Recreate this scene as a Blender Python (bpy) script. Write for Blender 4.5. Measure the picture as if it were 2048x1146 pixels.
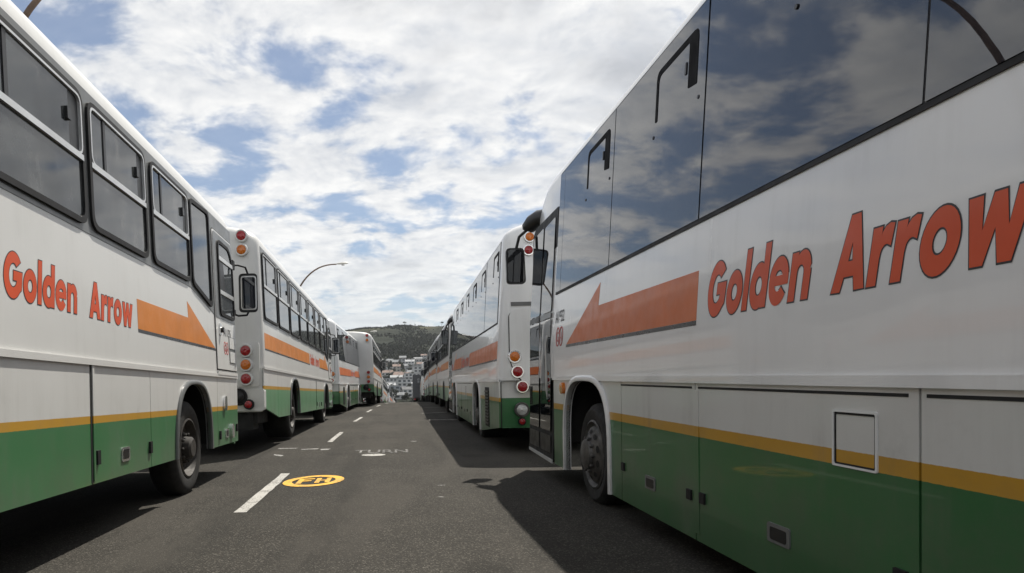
import bpy, bmesh, math, random
from mathutils import Matrix, Vector
random.seed(7)
for o in list(bpy.data.objects): bpy.data.objects.remove(o)
SC = bpy.context.scene; COL = SC.collection
# ------------------------------------------------------------------ camera
CAM_H = 1.03
cd = bpy.data.cameras.new('camera'); cam = bpy.data.objects.new('camera', cd); COL.objects.link(cam)
cd.sensor_width = 36; cd.lens = 36*1380/2048; cd.clip_start = .05; cd.clip_end = 20000
cd.shift_x = (1024-787)/2048; cd.shift_y = (787-573)/2048
cam.matrix_world = Matrix.Translation((0, 0, CAM_H)) @ Matrix.Rotation(math.pi/2, 4, 'X') @ Matrix.Rotation(-.02, 4, 'Z')
SC.camera = cam
SC.view_settings.view_transform = 'Standard'; SC.view_settings.look = 'None'
SC.view_settings.exposure = 0.4; SC.view_settings.gamma = 1
# ------------------------------------------------------------------ sun
SUN = Vector((.27, .50, 1.0)).normalized()
sl = bpy.data.lights.new('sun', 'SUN'); sl.energy = 5.0; sl.angle = math.radians(.6); sl.color = (1, .95, .86)
so = bpy.data.objects.new('sun', sl); COL.objects.link(so)
so.rotation_euler = SUN.to_track_quat('Z', 'Y').to_euler(); so.location = (20, 40, 80)
# ------------------------------------------------------------------ sky with broken cloud
W = bpy.data.worlds.new('World'); SC.world = W; W.use_nodes = True
nt = W.node_tree; nt.nodes.clear()
class NT:
    def __init__(s, t): s.t = t
    def n(s, typ, **kw):
        x = s.t.nodes.new(typ)
        for k, v in kw.items():
            if k in ('inp',):
                for kk, vv in v.items():
                    if hasattr(vv, 'is_output') or isinstance(vv, bpy.types.NodeSocket): s.t.links.new(vv, x.inputs[kk])
                    else: x.inputs[kk].default_value = vv
            else: setattr(x, k, v)
        return x
    def m(s, op, a, b=None, c=None, clamp=False):
        i = {0: a}
        if b is not None: i[1] = b
        if c is not None: i[2] = c
        return s.n('ShaderNodeMath', operation=op, use_clamp=clamp, inp=i).outputs[0]
    def vm(s, op, a, b=None):
        i = {0: a}
        if b is not None: i[1] = b
        x = s.n('ShaderNodeVectorMath', operation=op, inp=i)
        return x.outputs[0]
    def sep(s, v): return s.n('ShaderNodeSeparateXYZ', inp={0: v}).outputs
    def comb(s, x, y, z): return s.n('ShaderNodeCombineXYZ', inp={0: x, 1: y, 2: z}).outputs[0]
    def noise(s, v, scale, detail=6, rough=.55, dist=0.0):
        return s.n('ShaderNodeTexNoise', inp={'Vector': v, 'Scale': scale, 'Detail': detail, 'Roughness': rough, 'Distortion': dist}).outputs[0]
    def ramp(s, f, lo, hi, a=0.0, b=1.0):
        x = s.n('ShaderNodeMapRange', interpolation_type='SMOOTHSTEP', inp={0: f, 1: lo, 2: hi, 3: a, 4: b})
        return x.outputs[0]
    def mix(s, f, a, b, blend='MIX'):
        x = s.n('ShaderNodeMix', data_type='RGBA', blend_type=blend)
        for k, v in ((0, f), (6, a), (7, b)):
            if isinstance(v, bpy.types.NodeSocket): s.t.links.new(v, x.inputs[k])
            else: x.inputs[k].default_value = v
        return x.outputs[2]
def col(r, g, b): return (r, g, b, 1)
w = NT(nt)
sky = w.n('ShaderNodeTexSky', sky_type='NISHITA', sun_disc=False, sun_elevation=math.asin(SUN.z),
          sun_rotation=math.atan2(SUN.x, SUN.y), altitude=50, air_density=1.0, dust_density=.6, ozone_density=2.0)
d = w.n('ShaderNodeTexCoord').outputs['Generated']
d = w.vm('NORMALIZE', d)
dx, dy, dz = w.sep(d)
den = w.m('ADD', w.m('MAXIMUM', dz, 0.0), .16)
CLOUD_OFF = (-16.7, -40.1)
px_ = w.m('ADD', w.m('DIVIDE', dx, den), CLOUD_OFF[0]); py_ = w.m('ADD', w.m('DIVIDE', dy, den), CLOUD_OFF[1])
def cloud(ox, oy, oz):
    v = w.comb(w.m('ADD', px_, ox), w.m('ADD', py_, oy), oz)
    a = w.noise(v, 3.7, 11, .56, .2)
    return a
pv = w.comb(px_, py_, 4.3)
big = w.m('MULTIPLY', w.m('SUBTRACT', w.noise(pv, .8, 2, .5), .5), .60)
n1 = w.m('ADD', cloud(0, 0, 4.3), big)
n2 = w.m('ADD', cloud(SUN.x*.055, SUN.y*.055, 4.33), big)
cov = w.ramp(n1, .32, .475, .15, 1.0)
lit = w.m('ADD', w.m('MULTIPLY', w.m('SUBTRACT', n1, n2), 4.0), .62, clamp=True)
thick = w.ramp(n1, .52, .78)
cc = w.mix(lit, col(.62, .65, .70), col(1.0, .995, .98))
cc = w.mix(w.m('MULTIPLY', thick, .85), cc, col(.47, .49, .53))
hz = w.ramp(dz, .0, .24, .80, 0.0)
cc = w.mix(hz, cc, col(.70, .76, .79))
covh = w.m('MAXIMUM', w.m('MULTIPLY', cov, .96), w.m('MULTIPLY', hz, .8))
b1 = w.n('ShaderNodeBackground', inp={0: sky.outputs[0], 1: .075})
b2 = w.n('ShaderNodeBackground', inp={0: cc, 1: .76})
mx = w.n('ShaderNodeMixShader', inp={0: covh, 1: b1.outputs[0], 2: b2.outputs[0]})
w.n('ShaderNodeOutputWorld', inp={0: mx.outputs[0]})

# ------------------------------------------------------------------ materials
MATS = {}
def newmat(name):
    m = bpy.data.materials.new(name); m.use_nodes = True; m.node_tree.nodes.clear(); MATS[name] = m
    t = NT(m.node_tree)
    return m, t
def finish(t, bsdf): t.n('ShaderNodeOutputMaterial', inp={0: bsdf.outputs[0]})
def pbsdf(t, **kw):
    x = t.n('ShaderNodeBsdfPrincipled')
    for k, v in kw.items():
        k = {'color': 'Base Color', 'rough': 'Roughness', 'metal': 'Metallic', 'coat': 'Coat Weight', 'coatr': 'Coat Roughness',
             'normal': 'Normal', 'spec': 'Specular IOR Level', 'ior': 'IOR'}[k]
        if isinstance(v, bpy.types.NodeSocket): t.t.links.new(v, x.inputs[k])
        else: x.inputs[k].default_value = v
    return x
def objco(t): return t.n('ShaderNodeTexCoord').outputs['Object']
def bump(t, h, strength, dist): return t.n('ShaderNodeBump', inp={'Height': h, 'Strength': strength, 'Distance': dist}).outputs[0]
def simple(name, c, rough=.5, metal=0, coat=0, var=.12, scale=3, coatr=.05, spec=.5):
    m, t = newmat(name); o = objco(t)
    f = t.noise(o, scale, 5, .6)
    k = t.ramp(f, .3, .7, 1-var, 1+var*.5)
    cc = t.mix(1.0, col(*c), t.comb(k, k, k), 'MULTIPLY')
    r = t.ramp(t.noise(o, scale*2.3, 4), .3, .7, max(rough-.06, .02), rough+.08)
    finish(t, pbsdf(t, color=cc, rough=r, metal=metal, coat=coat, coatr=coatr, spec=spec)); return m
def paint(name, bands, rough, coat, dirt, coatr=.04):
    """bus paint: colour by height on the panel, with road grime and streaks"""
    m, t = newmat(name); o = objco(t); x, y, z = t.sep(o)
    zz = t.m('ADD', z, t.m('MULTIPLY', t.m('SUBTRACT', t.noise(o, 40, 2), .5), .004))
    c = col(*bands[0][1])
    for (zt, cl) in bands[1:]:
        c = t.mix(t.m('GREATER_THAN', zz, zt), c, col(*cl))
    streak = t.noise(t.comb(t.m('MULTIPLY', y, 9.0), t.m('MULTIPLY', x, 9.0), t.m('MULTIPLY', z, .7)), 1.0, 5, .65)
    blot = t.noise(o, 1.6, 6, .6)
    low = t.ramp(z, .2, 1.3, 1.0, .35)
    g = t.m('MULTIPLY', t.m('MULTIPLY', t.ramp(streak, .42, .78), t.ramp(blot, .35, .7)), low)
    g = t.m('MULTIPLY', g, dirt, clamp=True)
    c = t.mix(g, c, t.mix(.65, c, col(.16, .148, .128)))
    spl = t.m('ADD', t.m('MULTIPLY', t.noise(t.comb(t.m('MULTIPLY', y, 2.2), x, t.m('MULTIPLY', z, 2.2)), 1.0, 7, .7), .9), t.m('MULTIPLY', z, -.42))
    c = t.mix(t.m('MULTIPLY', t.ramp(spl, .10, .34), dirt*.40, clamp=True), c, col(.10, .095, .08))
    scf = t.noise(t.comb(t.m('MULTIPLY', y, 1.2), x, t.m('MULTIPLY', z, 26.0)), 1.0, 4, .7)
    c = t.mix(t.m('MULTIPLY', t.ramp(scf, .70, .78), dirt*.35, clamp=True), c, col(.25, .24, .22))
    film = t.m('MULTIPLY', t.ramp(t.noise(o, .8, 5), .35, .7), dirt*.28)
    c = t.mix(film, c, t.mix(.5, c, col(.24, .225, .20)))
    r = t.m('ADD', t.m('MULTIPLY', g, .35), rough)
    wav = bump(t, t.m('ADD', t.noise(o, 2.2, 2), t.m('MULTIPLY', t.noise(o, .9, 1), 1.4)), .16, .014)
    b = pbsdf(t, color=c, rough=r, coat=coat, coatr=coatr, normal=wav)
    finish(t, b); return m
WHITE = (.62, .62, .605); GREEN = (.042, .165, .062); YEL = (.50, .27, .025)
def bandset(zy0, zy1, g=GREEN): return [(0, g), (zy0, YEL), (zy1, WHITE)]
paint('paint_old', bandset(.862, .915), .34, .25, .75, .12)
paint('paint_old_b', bandset(.955, 1.01, (.13, .29, .155)), .36, .25, .7, .12)
paint('paint_new', bandset(.805, .865, (.024, .125, .038)), .30, .28, .75)
paint('paint_white_old', [(0, WHITE)], .36, .25, .55, .12)
paint('paint_white_new', [(0, (.75, .755, .76))], .24, .5, .55)
paint('paint_rear_new', [(0, (.035, .15, .055)), (.86, (.68, .685, .69))], .26, .4, .4)
paint('paint_rear_old', [(0, (.03, .03, .03)), (.60, WHITE)], .4, .2, .5, .15)
paint('paint_rear_green', [(0, (.04, .16, .06)), (.99, WHITE)], .35, .3, .5, .15)
simple('surround_grey', (.13, .135, .135), .38, 0, .2, .15)
simple('rubber', (.014, .014, .015), .6, spec=.25)
simple('seal_black', (.008, .008, .009), .75, spec=.1)
simple('black_plastic', (.012, .012, .013), .38, var=.2)
simple('underbody', (.012, .012, .012), .8)
simple('aluminium', (.62, .63, .63), .38, .55, var=.1)
simple('chrome', (.75, .75, .75), .18, .9)
simple('orange_film', (.58, .195, .03), .42, 0, .1, .1, spec=.35)
simple('orange_film_new', (.56, .125, .016), .38, 0, .15, .08, spec=.35)
simple('letter_red', (.60, .075, .016), .42, 0, .1, .06, spec=.35)
simple('letter_black', (.02, .02, .022), .4)
simple('mark_red', (.45, .06, .05), .45)
simple('dark_strip', (.035, .038, .04), .3, 0, .4)  # black strip printed along the bottom of the orange arrow and stripe
simple('tyre', (.013, .0125, .012), .8, var=.35, scale=9)
simple('rim_dark', (.045, .040, .036), .6, .2, var=.4, scale=14)
simple('rim_silver', (.105, .102, .098), .55, .45, var=.5, scale=9)
simple('lens_red', (.34, .012, .016), .12, 0, 1.0, .1)
simple('lens_amber', (.62, .17, .012), .12, 0, 1.0, .1)
simple('lens_clear', (.5, .5, .5), .1, .3, 1.0)
simple('seat_blue', (.03, .05, .10), .8)
def glass(name, c, rough, var, ior=1.5, dust=.05):
    m, t = newmat(name); o = objco(t); x_, y_, z_ = t.sep(o)
    f = t.ramp(t.noise(o, 1.3, 6, .6), .3, .75, 1-var, 1+var)
    cc = t.mix(1.0, col(*c), t.comb(f, f, f), 'MULTIPLY')
    ds = t.m('MULTIPLY', t.ramp(t.noise(t.comb(t.m('MULTIPLY', x_, 2), t.m('MULTIPLY', y_, 2.5), z_), 1.0, 7, .68), .48, .78), dust)
    cc = t.mix(ds, cc, col(.30, .29, .27))
    nn = bump(t, t.noise(o, 1.5, 2), .05, .01)
    r = t.m('ADD', t.m('MULTIPLY', t.noise(o, 7, 6, .7), rough*.8), rough*.5)
    finish(t, pbsdf(t, color=cc, rough=r, ior=ior, normal=nn)); return m
glass('glass_old', (.045, .05, .053), .045, .5, 1.65, .38)
glass('glass_new', (.005, .008, .015), .006, .2, 2.0)
glass('glass_door', (.010, .011, .013), .012, .2, 1.9)
def asphalt():
    m, t = newmat('asphalt'); o = objco(t)
    big = t.noise(o, .22, 5, .6); mid = t.noise(o, 2.2, 6, .65)
    c = t.mix(t.ramp(big, .3, .7), col(.031, .0287, .025), col(.046, .0427, .037))
    c = t.mix(t.ramp(mid, .35, .72, 0, .5), c, col(.027, .025, .0225))
    v = t.n('ShaderNodeTexVoronoi', feature='F1', inp={'Vector': o, 'Scale': 120.0})
    vc = v.outputs['Color']
    s = t.sep(vc)[0]
    c = t.mix(t.ramp(s, .80, .98, 0, .55), c, col(.15, .14, .12))
    c = t.mix(t.ramp(s, .0, .30, .6, 0), c, col(.012, .012, .011))
    x, y, z = t.sep(o)
    # worn wheel tracks and oil stains along the lane
    tr = t.noise(t.comb(t.m('MULTIPLY', x, 1.6), t.m('MULTIPLY', y, .06), 0.0), 1.0, 4)
    c = t.mix(t.ramp(tr, .48, .70, 0, .55), c, col(.022, .021, .019))
    st = t.n('ShaderNodeTexVoronoi', feature='F1', inp={'Vector': t.vm('ADD', o, t.comb(t.m('MULTIPLY', t.noise(o, 3, 4), .3), t.m('MULTIPLY', t.noise(o, 2.7, 4), .3), 0.0)), 'Scale': .55}).outputs['Distance']
    c = t.mix(t.ramp(st, .03, .20, .75, 0), c, col(.012, .0115, .0105))
    pt = t.ramp(t.noise(t.comb(t.m('MULTIPLY', x, .9), t.m('MULTIPLY', y, .25), 3.0), 1.0, 6, .6), .50, .60, 0, .45)
    c = t.mix(pt, c, col(.058, .053, .046))
    nb = bump(t, t.m('ADD', v.outputs['Distance'], t.m('MULTIPLY', mid, .6)),   .45, .006)
    finish(t, pbsdf(t, color=c, rough=.9, normal=nb, spec=.12))
asphalt()
def roadpaint(name, c, wear):
    m, t = newmat(name); o = objco(t)
    f = t.noise(o, 34, 5, .7); f2 = t.noise(o, 3.2, 4, .6)
    vv = t.sep(t.n('ShaderNodeTexVoronoi', feature='F1', inp={'Vector': o, 'Scale': 120.0}).outputs['Color'])[0]
    k = t.m('ADD', t.m('ADD', t.m('MULTIPLY', f, .42), t.m('MULTIPLY', f2, .40)), t.m('MULTIPLY', vv, .18))
    cc = t.mix(t.ramp(k, wear-.04, wear+.06, 1, 0), col(*c), col(.04, .037, .033))
    cc = t.mix(t.ramp(t.noise(o, 9, 4), .45, .8, 0, .4), cc, col(.2, .19, .17))
    finish(t, pbsdf(t, color=cc, rough=.75))
roadpaint('road_white', (.36, .35, .325), .43)
roadpaint('road_white_worn', (.34, .335, .32), .475)
roadpaint('road_white_faint', (.30, .295, .28), .545)
roadpaint('road_yellow', (.62, .335, .016), .405)
simple('concrete', (.30, .29, .27), .85, var=.3, scale=1.2)
def terrain_mat():
    m, t = newmat('terrain'); o = objco(t); x, y, z = t.sep(o)
    a = t.noise(o, .012, 8, .62); b = t.noise(o, .055, 6, .65)
    c = t.mix(t.ramp(b, .36, .64), col(.010, .0145, .0085), col(.017, .021, .0125))
    c = t.mix(t.ramp(t.m('ADD', a, t.m('MULTIPLY', b, .25)), .60, .74, 0, .5), c, col(.030, .031, .021))
    top = t.m('MULTIPLY', t.ramp(z, 112, 142), t.ramp(t.m('ADD', a, t.m('MULTIPLY', x, -.0012)), .40, .56))
    c = t.mix(t.m('MULTIPLY', top, .8), c, col(.085, .080, .034))
    c = t.mix(t.ramp(t.noise(o, .35, 4, .7), .52, .68, 0, .6), c, col(.010, .014, .008))
    nb = bump(t, t.m('ADD', t.noise(o, .16, 6, .7), t.m('MULTIPLY', t.noise(o, .03, 4, .6), 3.0)), 1.0, 4.0)
    finish(t, pbsdf(t, color=c, rough=.95, normal=nb, spec=.1))
terrain_mat()
simple('leaf_dark', (.018, .028, .014), .7, var=.5, scale=.6)
simple('leaf_olive', (.030, .038, .016), .7, var=.5, scale=.6)
simple('scrub', (.016, .022, .0125), .85, var=.5, scale=.05, spec=.1)
simple('bark', (.09, .07, .05), .9)
for i, c in enumerate([(.50, .51, .51), (.38, .39, .40), (.42, .40, .36), (.26, .28, .30), (.34, .29, .25)]):
    simple('wall_%d' % i, c, .8, var=.12, scale=.2)
for i, c in enumerate([(.15, .16, .17), (.16, .105, .085), (.30, .31, .32), (.09, .095, .10)]):
    simple('roof_%d' % i, c, .8, var=.2, scale=.3)
simple('house_glass', (.05, .06, .07), .15, var=.2)
simple('lamp_pole', (.17, .115, .085), .6, .1, var=.3)
simple('lamp_head', (.55, .55, .53), .45)
simple('truck_dark', (.035, .037, .042), .4, 0, .3)

# ------------------------------------------------------------------ mesh helpers
def mesh(name, verts, faces, smooth=None, fix=True):
    me = bpy.data.meshes.new(name); me.from_pydata([tuple(v) for v in verts], [], faces)
    if fix:
        bm = bmesh.new(); bm.from_mesh(me); bmesh.ops.recalc_face_normals(bm, faces=bm.faces); bm.to_mesh(me); bm.free()
    if smooth:
        me.polygons.foreach_set('use_smooth', [True]*len(me.polygons)); me.set_sharp_from_angle(angle=math.radians(smooth))
    me.update(); return me
def add(name, me, mat, parent=None, loc=None, rot=None):
    if mat is not None and not me.materials: me.materials.append(MATS[mat])
    o = bpy.data.objects.new(name, me); COL.objects.link(o)
    if parent: o.parent = parent
    if loc: o.location = loc
    if rot: o.rotation_euler = rot
    return o
def empty(name, loc, rot=(0, 0, 0), label=None, cat=None, group=None):
    o = bpy.data.objects.new(name, None); COL.objects.link(o); o.location = loc; o.rotation_euler = rot
    o.empty_display_size = .2
    tag(o, label, cat, group); return o
def tag(o, label=None, cat=None, group=None, kind=None):
    if label: o['label'] = label
    if cat: o['category'] = cat
    if group: o['group'] = group
    if kind: o['kind'] = kind
    return o
class MB:
    def __init__(s): s.v = []; s.f = []
    def addm(s, vs, fs):
        b = len(s.v); s.v += [tuple(x) for x in vs]; s.f += [tuple(b+i for i in q) for q in fs]; return s
    def box(s, x0, y0, z0, x1, y1, z1):
        return s.addm([(x0,y0,z0),(x1,y0,z0),(x1,y1,z0),(x0,y1,z0),(x0,y0,z1),(x1,y0,z1),(x1,y1,z1),(x0,y1,z1)],
                      [(0,3,2,1),(4,5,6,7),(0,1,5,4),(1,2,6,5),(2,3,7,6),(3,0,4,7)])
    def tube(s, pts, r, n=8, cap=True):
        pts = [Vector(p) for p in pts]; rs = r if isinstance(r, (list, tuple)) else [r]*len(pts)
        rings = []; up = Vector((0, 0, 1))
        for i, p in enumerate(pts):
            t = (pts[min(i+1, len(pts)-1)]-pts[max(i-1, 0)]).normalized()
            a = t.cross(up)
            if a.length < .05: a = t.cross(Vector((0, 1, 0)))
            a.normalize(); b = a.cross(t)
            rings.append([p+(a*math.cos(k*2*math.pi/n)+b*math.sin(k*2*math.pi/n))*rs[i] for k in range(n)])
        vs = [q for g in rings for q in g]; fs = []
        for i in range(len(pts)-1):
            for k in range(n): fs.append((i*n+k, i*n+(k+1) % n, (i+1)*n+(k+1) % n, (i+1)*n+k))
        if cap: fs.append(tuple(range(n))); fs.append(tuple((len(pts)-1)*n+k for k in range(n)))
        return s.addm(vs, fs)
    def lathe(s, prof, axis, c, n=24, cap=True):
        """prof: (radius, along) pairs; axis 'x','y' or 'z'; c centre"""
        vs = []; fs = []
        for (r, a) in prof:
            for k in range(n):
                u = r*math.cos(k*2*math.pi/n); w_ = r*math.sin(k*2*math.pi/n)
                p = {'x': (a, u, w_), 'y': (u, a, w_), 'z': (u, w_, a)}[axis]
                vs.append((c[0]+p[0], c[1]+p[1], c[2]+p[2]))
        for i in range(len(prof)-1):
            for k in range(n): fs.append((i*n+k, i*n+(k+1) % n, (i+1)*n+(k+1) % n, (i+1)*n+k))
        if cap: fs.append(tuple(range(n))); fs.append(tuple((len(prof)-1)*n+k for k in range(n)))
        return s.addm(vs, fs)
    def mesh(s, name, smooth=None, fix=True): return mesh(name, s.v, s.f, smooth, fix)
    def build(s, name, mat, parent=None, smooth=None): return add(name, s.mesh(name, smooth), mat, parent)
def rpoly(pts, r, n=4):
    """polygon with rounded corners; r a number or one per corner"""
    out = []; N = len(pts)
    for i in range(N):
        rr_ = r[i] if isinstance(r, (list, tuple)) else r
        p = Vector((*pts[i], 0)); a = Vector((*pts[i-1], 0)); b = Vector((*pts[(i+1) % N], 0))
        if rr_ <= 0: out += [(p.x, p.y)]*1; continue
        u = (a-p).normalized(); v = (b-p).normalized(); rr_ = min(rr_, (a-p).length*.48, (b-p).length*.48)
        p0 = p+u*rr_; p1 = p+v*rr_
        for k in range(n+1):
            t = k/n; q = p0*(1-t)**2+p*2*t*(1-t)+p1*t*t; out.append((q.x, q.y))
    return out
def rrect(a, z0, b, z1, r, n=4): return rpoly([(a, z0), (b, z0), (b, z1), (a, z1)], r, n)
# ------------------------------------------------------------------ letters
def arc(cx, cy, rx, ry, a0, a1, n=14):
    return [(cx+rx*math.cos(math.radians(a0+(a1-a0)*k/n)), cy+ry*math.sin(math.radians(a0+(a1-a0)*k/n))) for k in range(n+1)]
S_ = .29
def glyph(ch):
    """heavy geometric sans letter: loops and width, x-height 1"""
    if ch == 'o': return [arc(.54, .5, .54, .53, 0, 360, 30)[:-1], arc(.54, .5, .24, .25, 360, 0, 24)[:-1]], 1.08
    if ch == 'l': return [[(0, 0), (S_, 0), (S_, 1.45), (0, 1.45)]], S_
    if ch == 'd':
        return [[(1.06, 0), (1.06, 1.45), (.77, 1.45)]+arc(.52, .5, .52, .53, 61.3, 298.7, 22)+[(.77, 0)], arc(.54, .5, .24, .26, 360, 0, 24)[:-1]], 1.06
    if ch == 'e':
        o = arc(.53, .5, .53, .53, -8, 322, 30); i = arc(.53, .5, .25, .26, 318, 197, 12)
        return [o+i, arc(.53, .60, .235, .18, 180, 0, 12)], 1.06
    if ch == 'n':
        return [[(0, 0), (.29, 0), (.29, .56)]+arc(.50, .56, .21, .21, 180, 0, 10)+[(.71, 0), (1.0, 0), (1.0, .62)]+arc(.58, .60, .42, .42, 0, 125, 10)+[(.29, .90), (.29, 1), (0, 1)]], 1.0
    if ch == 'r':
        return [[(0, 0), (.29, 0), (.29, .50)]+arc(.52, .50, .22, .22, 180, 80, 6)+[(.66, .68), (.70, 1.01)]+[(.58, 1.03), (.44, .99), (.34, .90), (.29, .84), (.29, 1), (0, 1)]], .70
    if ch == 'w':
        return [[(.27, 0), (.55, 0), (.75, .55), (.95, 0), (1.23, 0), (1.5, 1), (1.19, 1), (1.07, .46), (.88, 1), (.62, 1), (.43, .46), (.31, 1), (0, 1)]], 1.5
    if ch == 'A':
        return [[(0, 0), (.33, 0), (.43, .28), (.86, .28), (.96, 0), (1.29, 0), (.81, 1.4), (.48, 1.4)], [(.52, .52), (.645, .95), (.77, .52)]], 1.29
    if ch == 'G':
        outer = arc(.70, .70, .70, .72, 42, 316, 30)
        inner = arc(.70, .70, .37, .42, 310, 50, 24)
        return [outer+[(1.36, .30), (1.40, .82), (.74, .82), (.74, .57), (1.02, .57), (.98, .42)]+inner], 1.40
    return [], .45
def curve_mesh(loops, offset=0.0):
    cu = bpy.data.curves.new('glyphs', 'CURVE'); cu.dimensions = '2D'; cu.fill_mode = 'FRONT'; cu.offset = offset
    for lp in loops:
        sp = cu.splines.new('POLY'); sp.points.add(len(lp)-1); sp.use_cyclic_u = True
        for p, q in zip(sp.points, lp): p.co = (q[0], q[1], 0, 1)
    ob = bpy.data.objects.new('glyphs', cu); COL.objects.link(ob)
    dg = bpy.context.evaluated_depsgraph_get(); me = bpy.data.meshes.new_from_object(ob.evaluated_get(dg))
    vs = [tuple(v.co[:2]) for v in me.vertices]; fs = [tuple(p.vertices) for p in me.polygons]
    bpy.data.objects.remove(ob); bpy.data.curves.remove(cu); bpy.data.meshes.remove(me)
    return vs, fs
def font_mesh(txt, offset=0.0):
    cu = bpy.data.curves.new('txt', 'FONT'); cu.body = txt; cu.offset = offset
    ob = bpy.data.objects.new('txt', cu); COL.objects.link(ob)
    dg = bpy.context.evaluated_depsgraph_get(); me = bpy.data.meshes.new_from_object(ob.evaluated_get(dg))
    vs = [tuple(v.co[:2]) for v in me.vertices]; fs = [tuple(p.vertices) for p in me.polygons]
    bpy.data.objects.remove(ob); bpy.data.curves.remove(cu); bpy.data.meshes.remove(me)
    x0 = min(v[0] for v in vs); x1 = max(v[0] for v in vs); y0 = min(v[1] for v in vs); y1 = max(v[1] for v in vs)
    return [((v[0]-x0)/(x1-x0), (v[1]-y0)/(y1-y0)) for v in vs], fs
def word_loops(wd, gap=.16, shear=.17, fat=0.0):
    x = 0; out = []
    for ch in wd:
        lp, wdt = glyph(ch)
        out += [[(q[0]+x+q[1]*shear, q[1]) for q in l] for l in (lp if not fat else [grow(l_, fat) for l_ in lp])]; x += wdt+gap
    return out, x-gap
def grow(lp, d):
    out = []; n = len(lp)
    pts = [lp[i] for i in range(n) if math.hypot(lp[i][0]-lp[i-1][0], lp[i][1]-lp[i-1][1]) > 1e-4]; n = len(pts)
    for i in range(n):
        p = Vector(pts[i]); a = (p-Vector(pts[i-1])).normalized(); b = (Vector(pts[(i+1) % n])-p).normalized()
        na = Vector((a.y, -a.x)); nb = Vector((b.y, -b.x)); m_ = na+nb
        if m_.length < .3: m_ = na
        m_.normalize(); k = min(1.5, 1/max(.3, m_.dot(na)))
        q = p+m_*d*k; out.append((q.x, q.y))
    return out
WORDS = {}
for wd in ('Golden', 'Arrow'):
    lp, wid = word_loops(wd); WORDS[wd] = (curve_mesh(word_loops(wd, fat=.028)[0]), curve_mesh(word_loops(wd, fat=.062)[0]), wid)
FONTS = {k: font_mesh(k, .01) for k in ('A1135', 'A1932', 'G', 'A', 'TURN')}

# ------------------------------------------------------------------ the ground profile
GP = [(-400, -2.0), (-60, -.2), (0, 0), (6, 0), (14, .11), (20, .18), (27, .30), (33, .38), (40, .42), (46, .42), (52, .36), (60, .22), (70, -.1), (80, -.5), (340, -13.5), (450, -13.5)]
CP = [(-400, -.2), (7, -.19), (20, -.11), (33, .18), (44, .62), (80, 1.3), (340, 6.0), (450, 8)]
def interp(T, y):
    if y <= T[0][0]: return T[0][1]
    for (a, u), (b, v) in zip(T, T[1:]):
        if y <= b: return u+(v-u)*(y-a)/(b-a)
    return T[-1][1]
def gz(y): return sum(interp(GP, y+k*.5) for k in range(-6, 7))/13
def cx(y): return sum(interp(CP, y+k*1.0) for k in range(-6, 7))/13
YS = [-200, -120, -60, -30, -15]+[i*1.0 for i in range(-8, 92)]+[92+i*6 for i in range(0, 42)]
YS = [y for y in YS if y <= 338]
def strip(name, x0, x1, lift, mat, parent=None, ys=YS, skirt=0.0, nx=1):
    vs = []; fs = []
    xs = [x0+(x1-x0)*i/nx for i in range(nx+1)]
    row = []
    for y in ys:
        c = cx(y); z = gz(y)+lift
        r = [(c+x, y, z) for x in xs]
        if skirt: r = [(c+x0, y, z-skirt)]+r+[(c+x1, y, z-skirt)]
        vs += r; n = len(r)
    for i in range(len(ys)-1):
        for k in range(n-1): fs.append((i*n+k, i*n+k+1, (i+1)*n+k+1, (i+1)*n+k))
    me = mesh(name, vs, fs, 40, fix=False)
    return add(name, me, mat, parent)
road = tag(strip('road', -5.3, 5.3, 0, 'asphalt', nx=8), kind='structure')
pl = tag(strip('pavement', -8.2, -5.3, .13, 'concrete', skirt=.2, nx=2), kind='structure')
pr = tag(strip('pavement', 5.3, 8.2, .13, 'concrete', skirt=.2, nx=2), kind='structure')
def ridge(x): return 3.0*math.sin(x*.009+.6)+2.2*math.sin(x*.027+2)+1.2*math.sin(x*.071)+(.012*x if x < 300 else 3.6)
HP = [(338, -13.6), (430, -11), (520, -6.5), (600, 0), (700, 11), (850, 33), (1000, 60), (1200, 99), (1350, 126), (1450, 139), (1520, 142), (1620, 137), (1900, 80), (2600, 0), (6000, -20), (15000, -60)]
def tz(x, y):
    if y <= 338: b = gz(y)-.12; return b-.03-(max(0, abs(x-cx(y))-40)*.01)
    b = sum(interp(HP, y+k*20) for k in (-2, -1, 0, 1, 2))/5
    a = min(1, max(0, (y-430)/900)); b += a*ridge(x*(1+.00001*y))
    b += a*1.6*math.sin(x*.05+y*.021)*math.sin(y*.03+1+x*.013)
    return b-(0 if abs(x) < 900 else (abs(x)-900)*.02*a)-min(400, max(0, abs(x-cx(y))-40))*.01*max(0, 1-(y-338)/150)
tx = [-9000, -5000, -3000, -2000, -1400, -1000]+[-800+40*i for i in range(10)]+[-400+20*i for i in range(16)]+[-90, -70, -50, -35, -20, -9, 9, 20, 35, 50, 70, 90]+[100+20*i for i in range(16)]+[440+40*i for i in range(10)]+[1000, 1400, 2000, 3000, 5000, 9000]
ty = [-3000, -800]+YS+[350+14*i for i in range(20)]+[640+18*i for i in range(60)]+[1740+60*i for i in range(6)]+[2300, 2800, 4000, 7000, 12000]
vs = [(x, y, tz(x, y)) for y in ty for x in tx]; n = len(tx)
fs = [(i*n+k, i*n+k+1, (i+1)*n+k+1, (i+1)*n+k) for i in range(len(ty)-1) for k in range(n-1)]
tag(add('hill_terrain', mesh('hill_terrain', vs, fs, 60, fix=False), 'terrain'), kind='structure')

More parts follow.
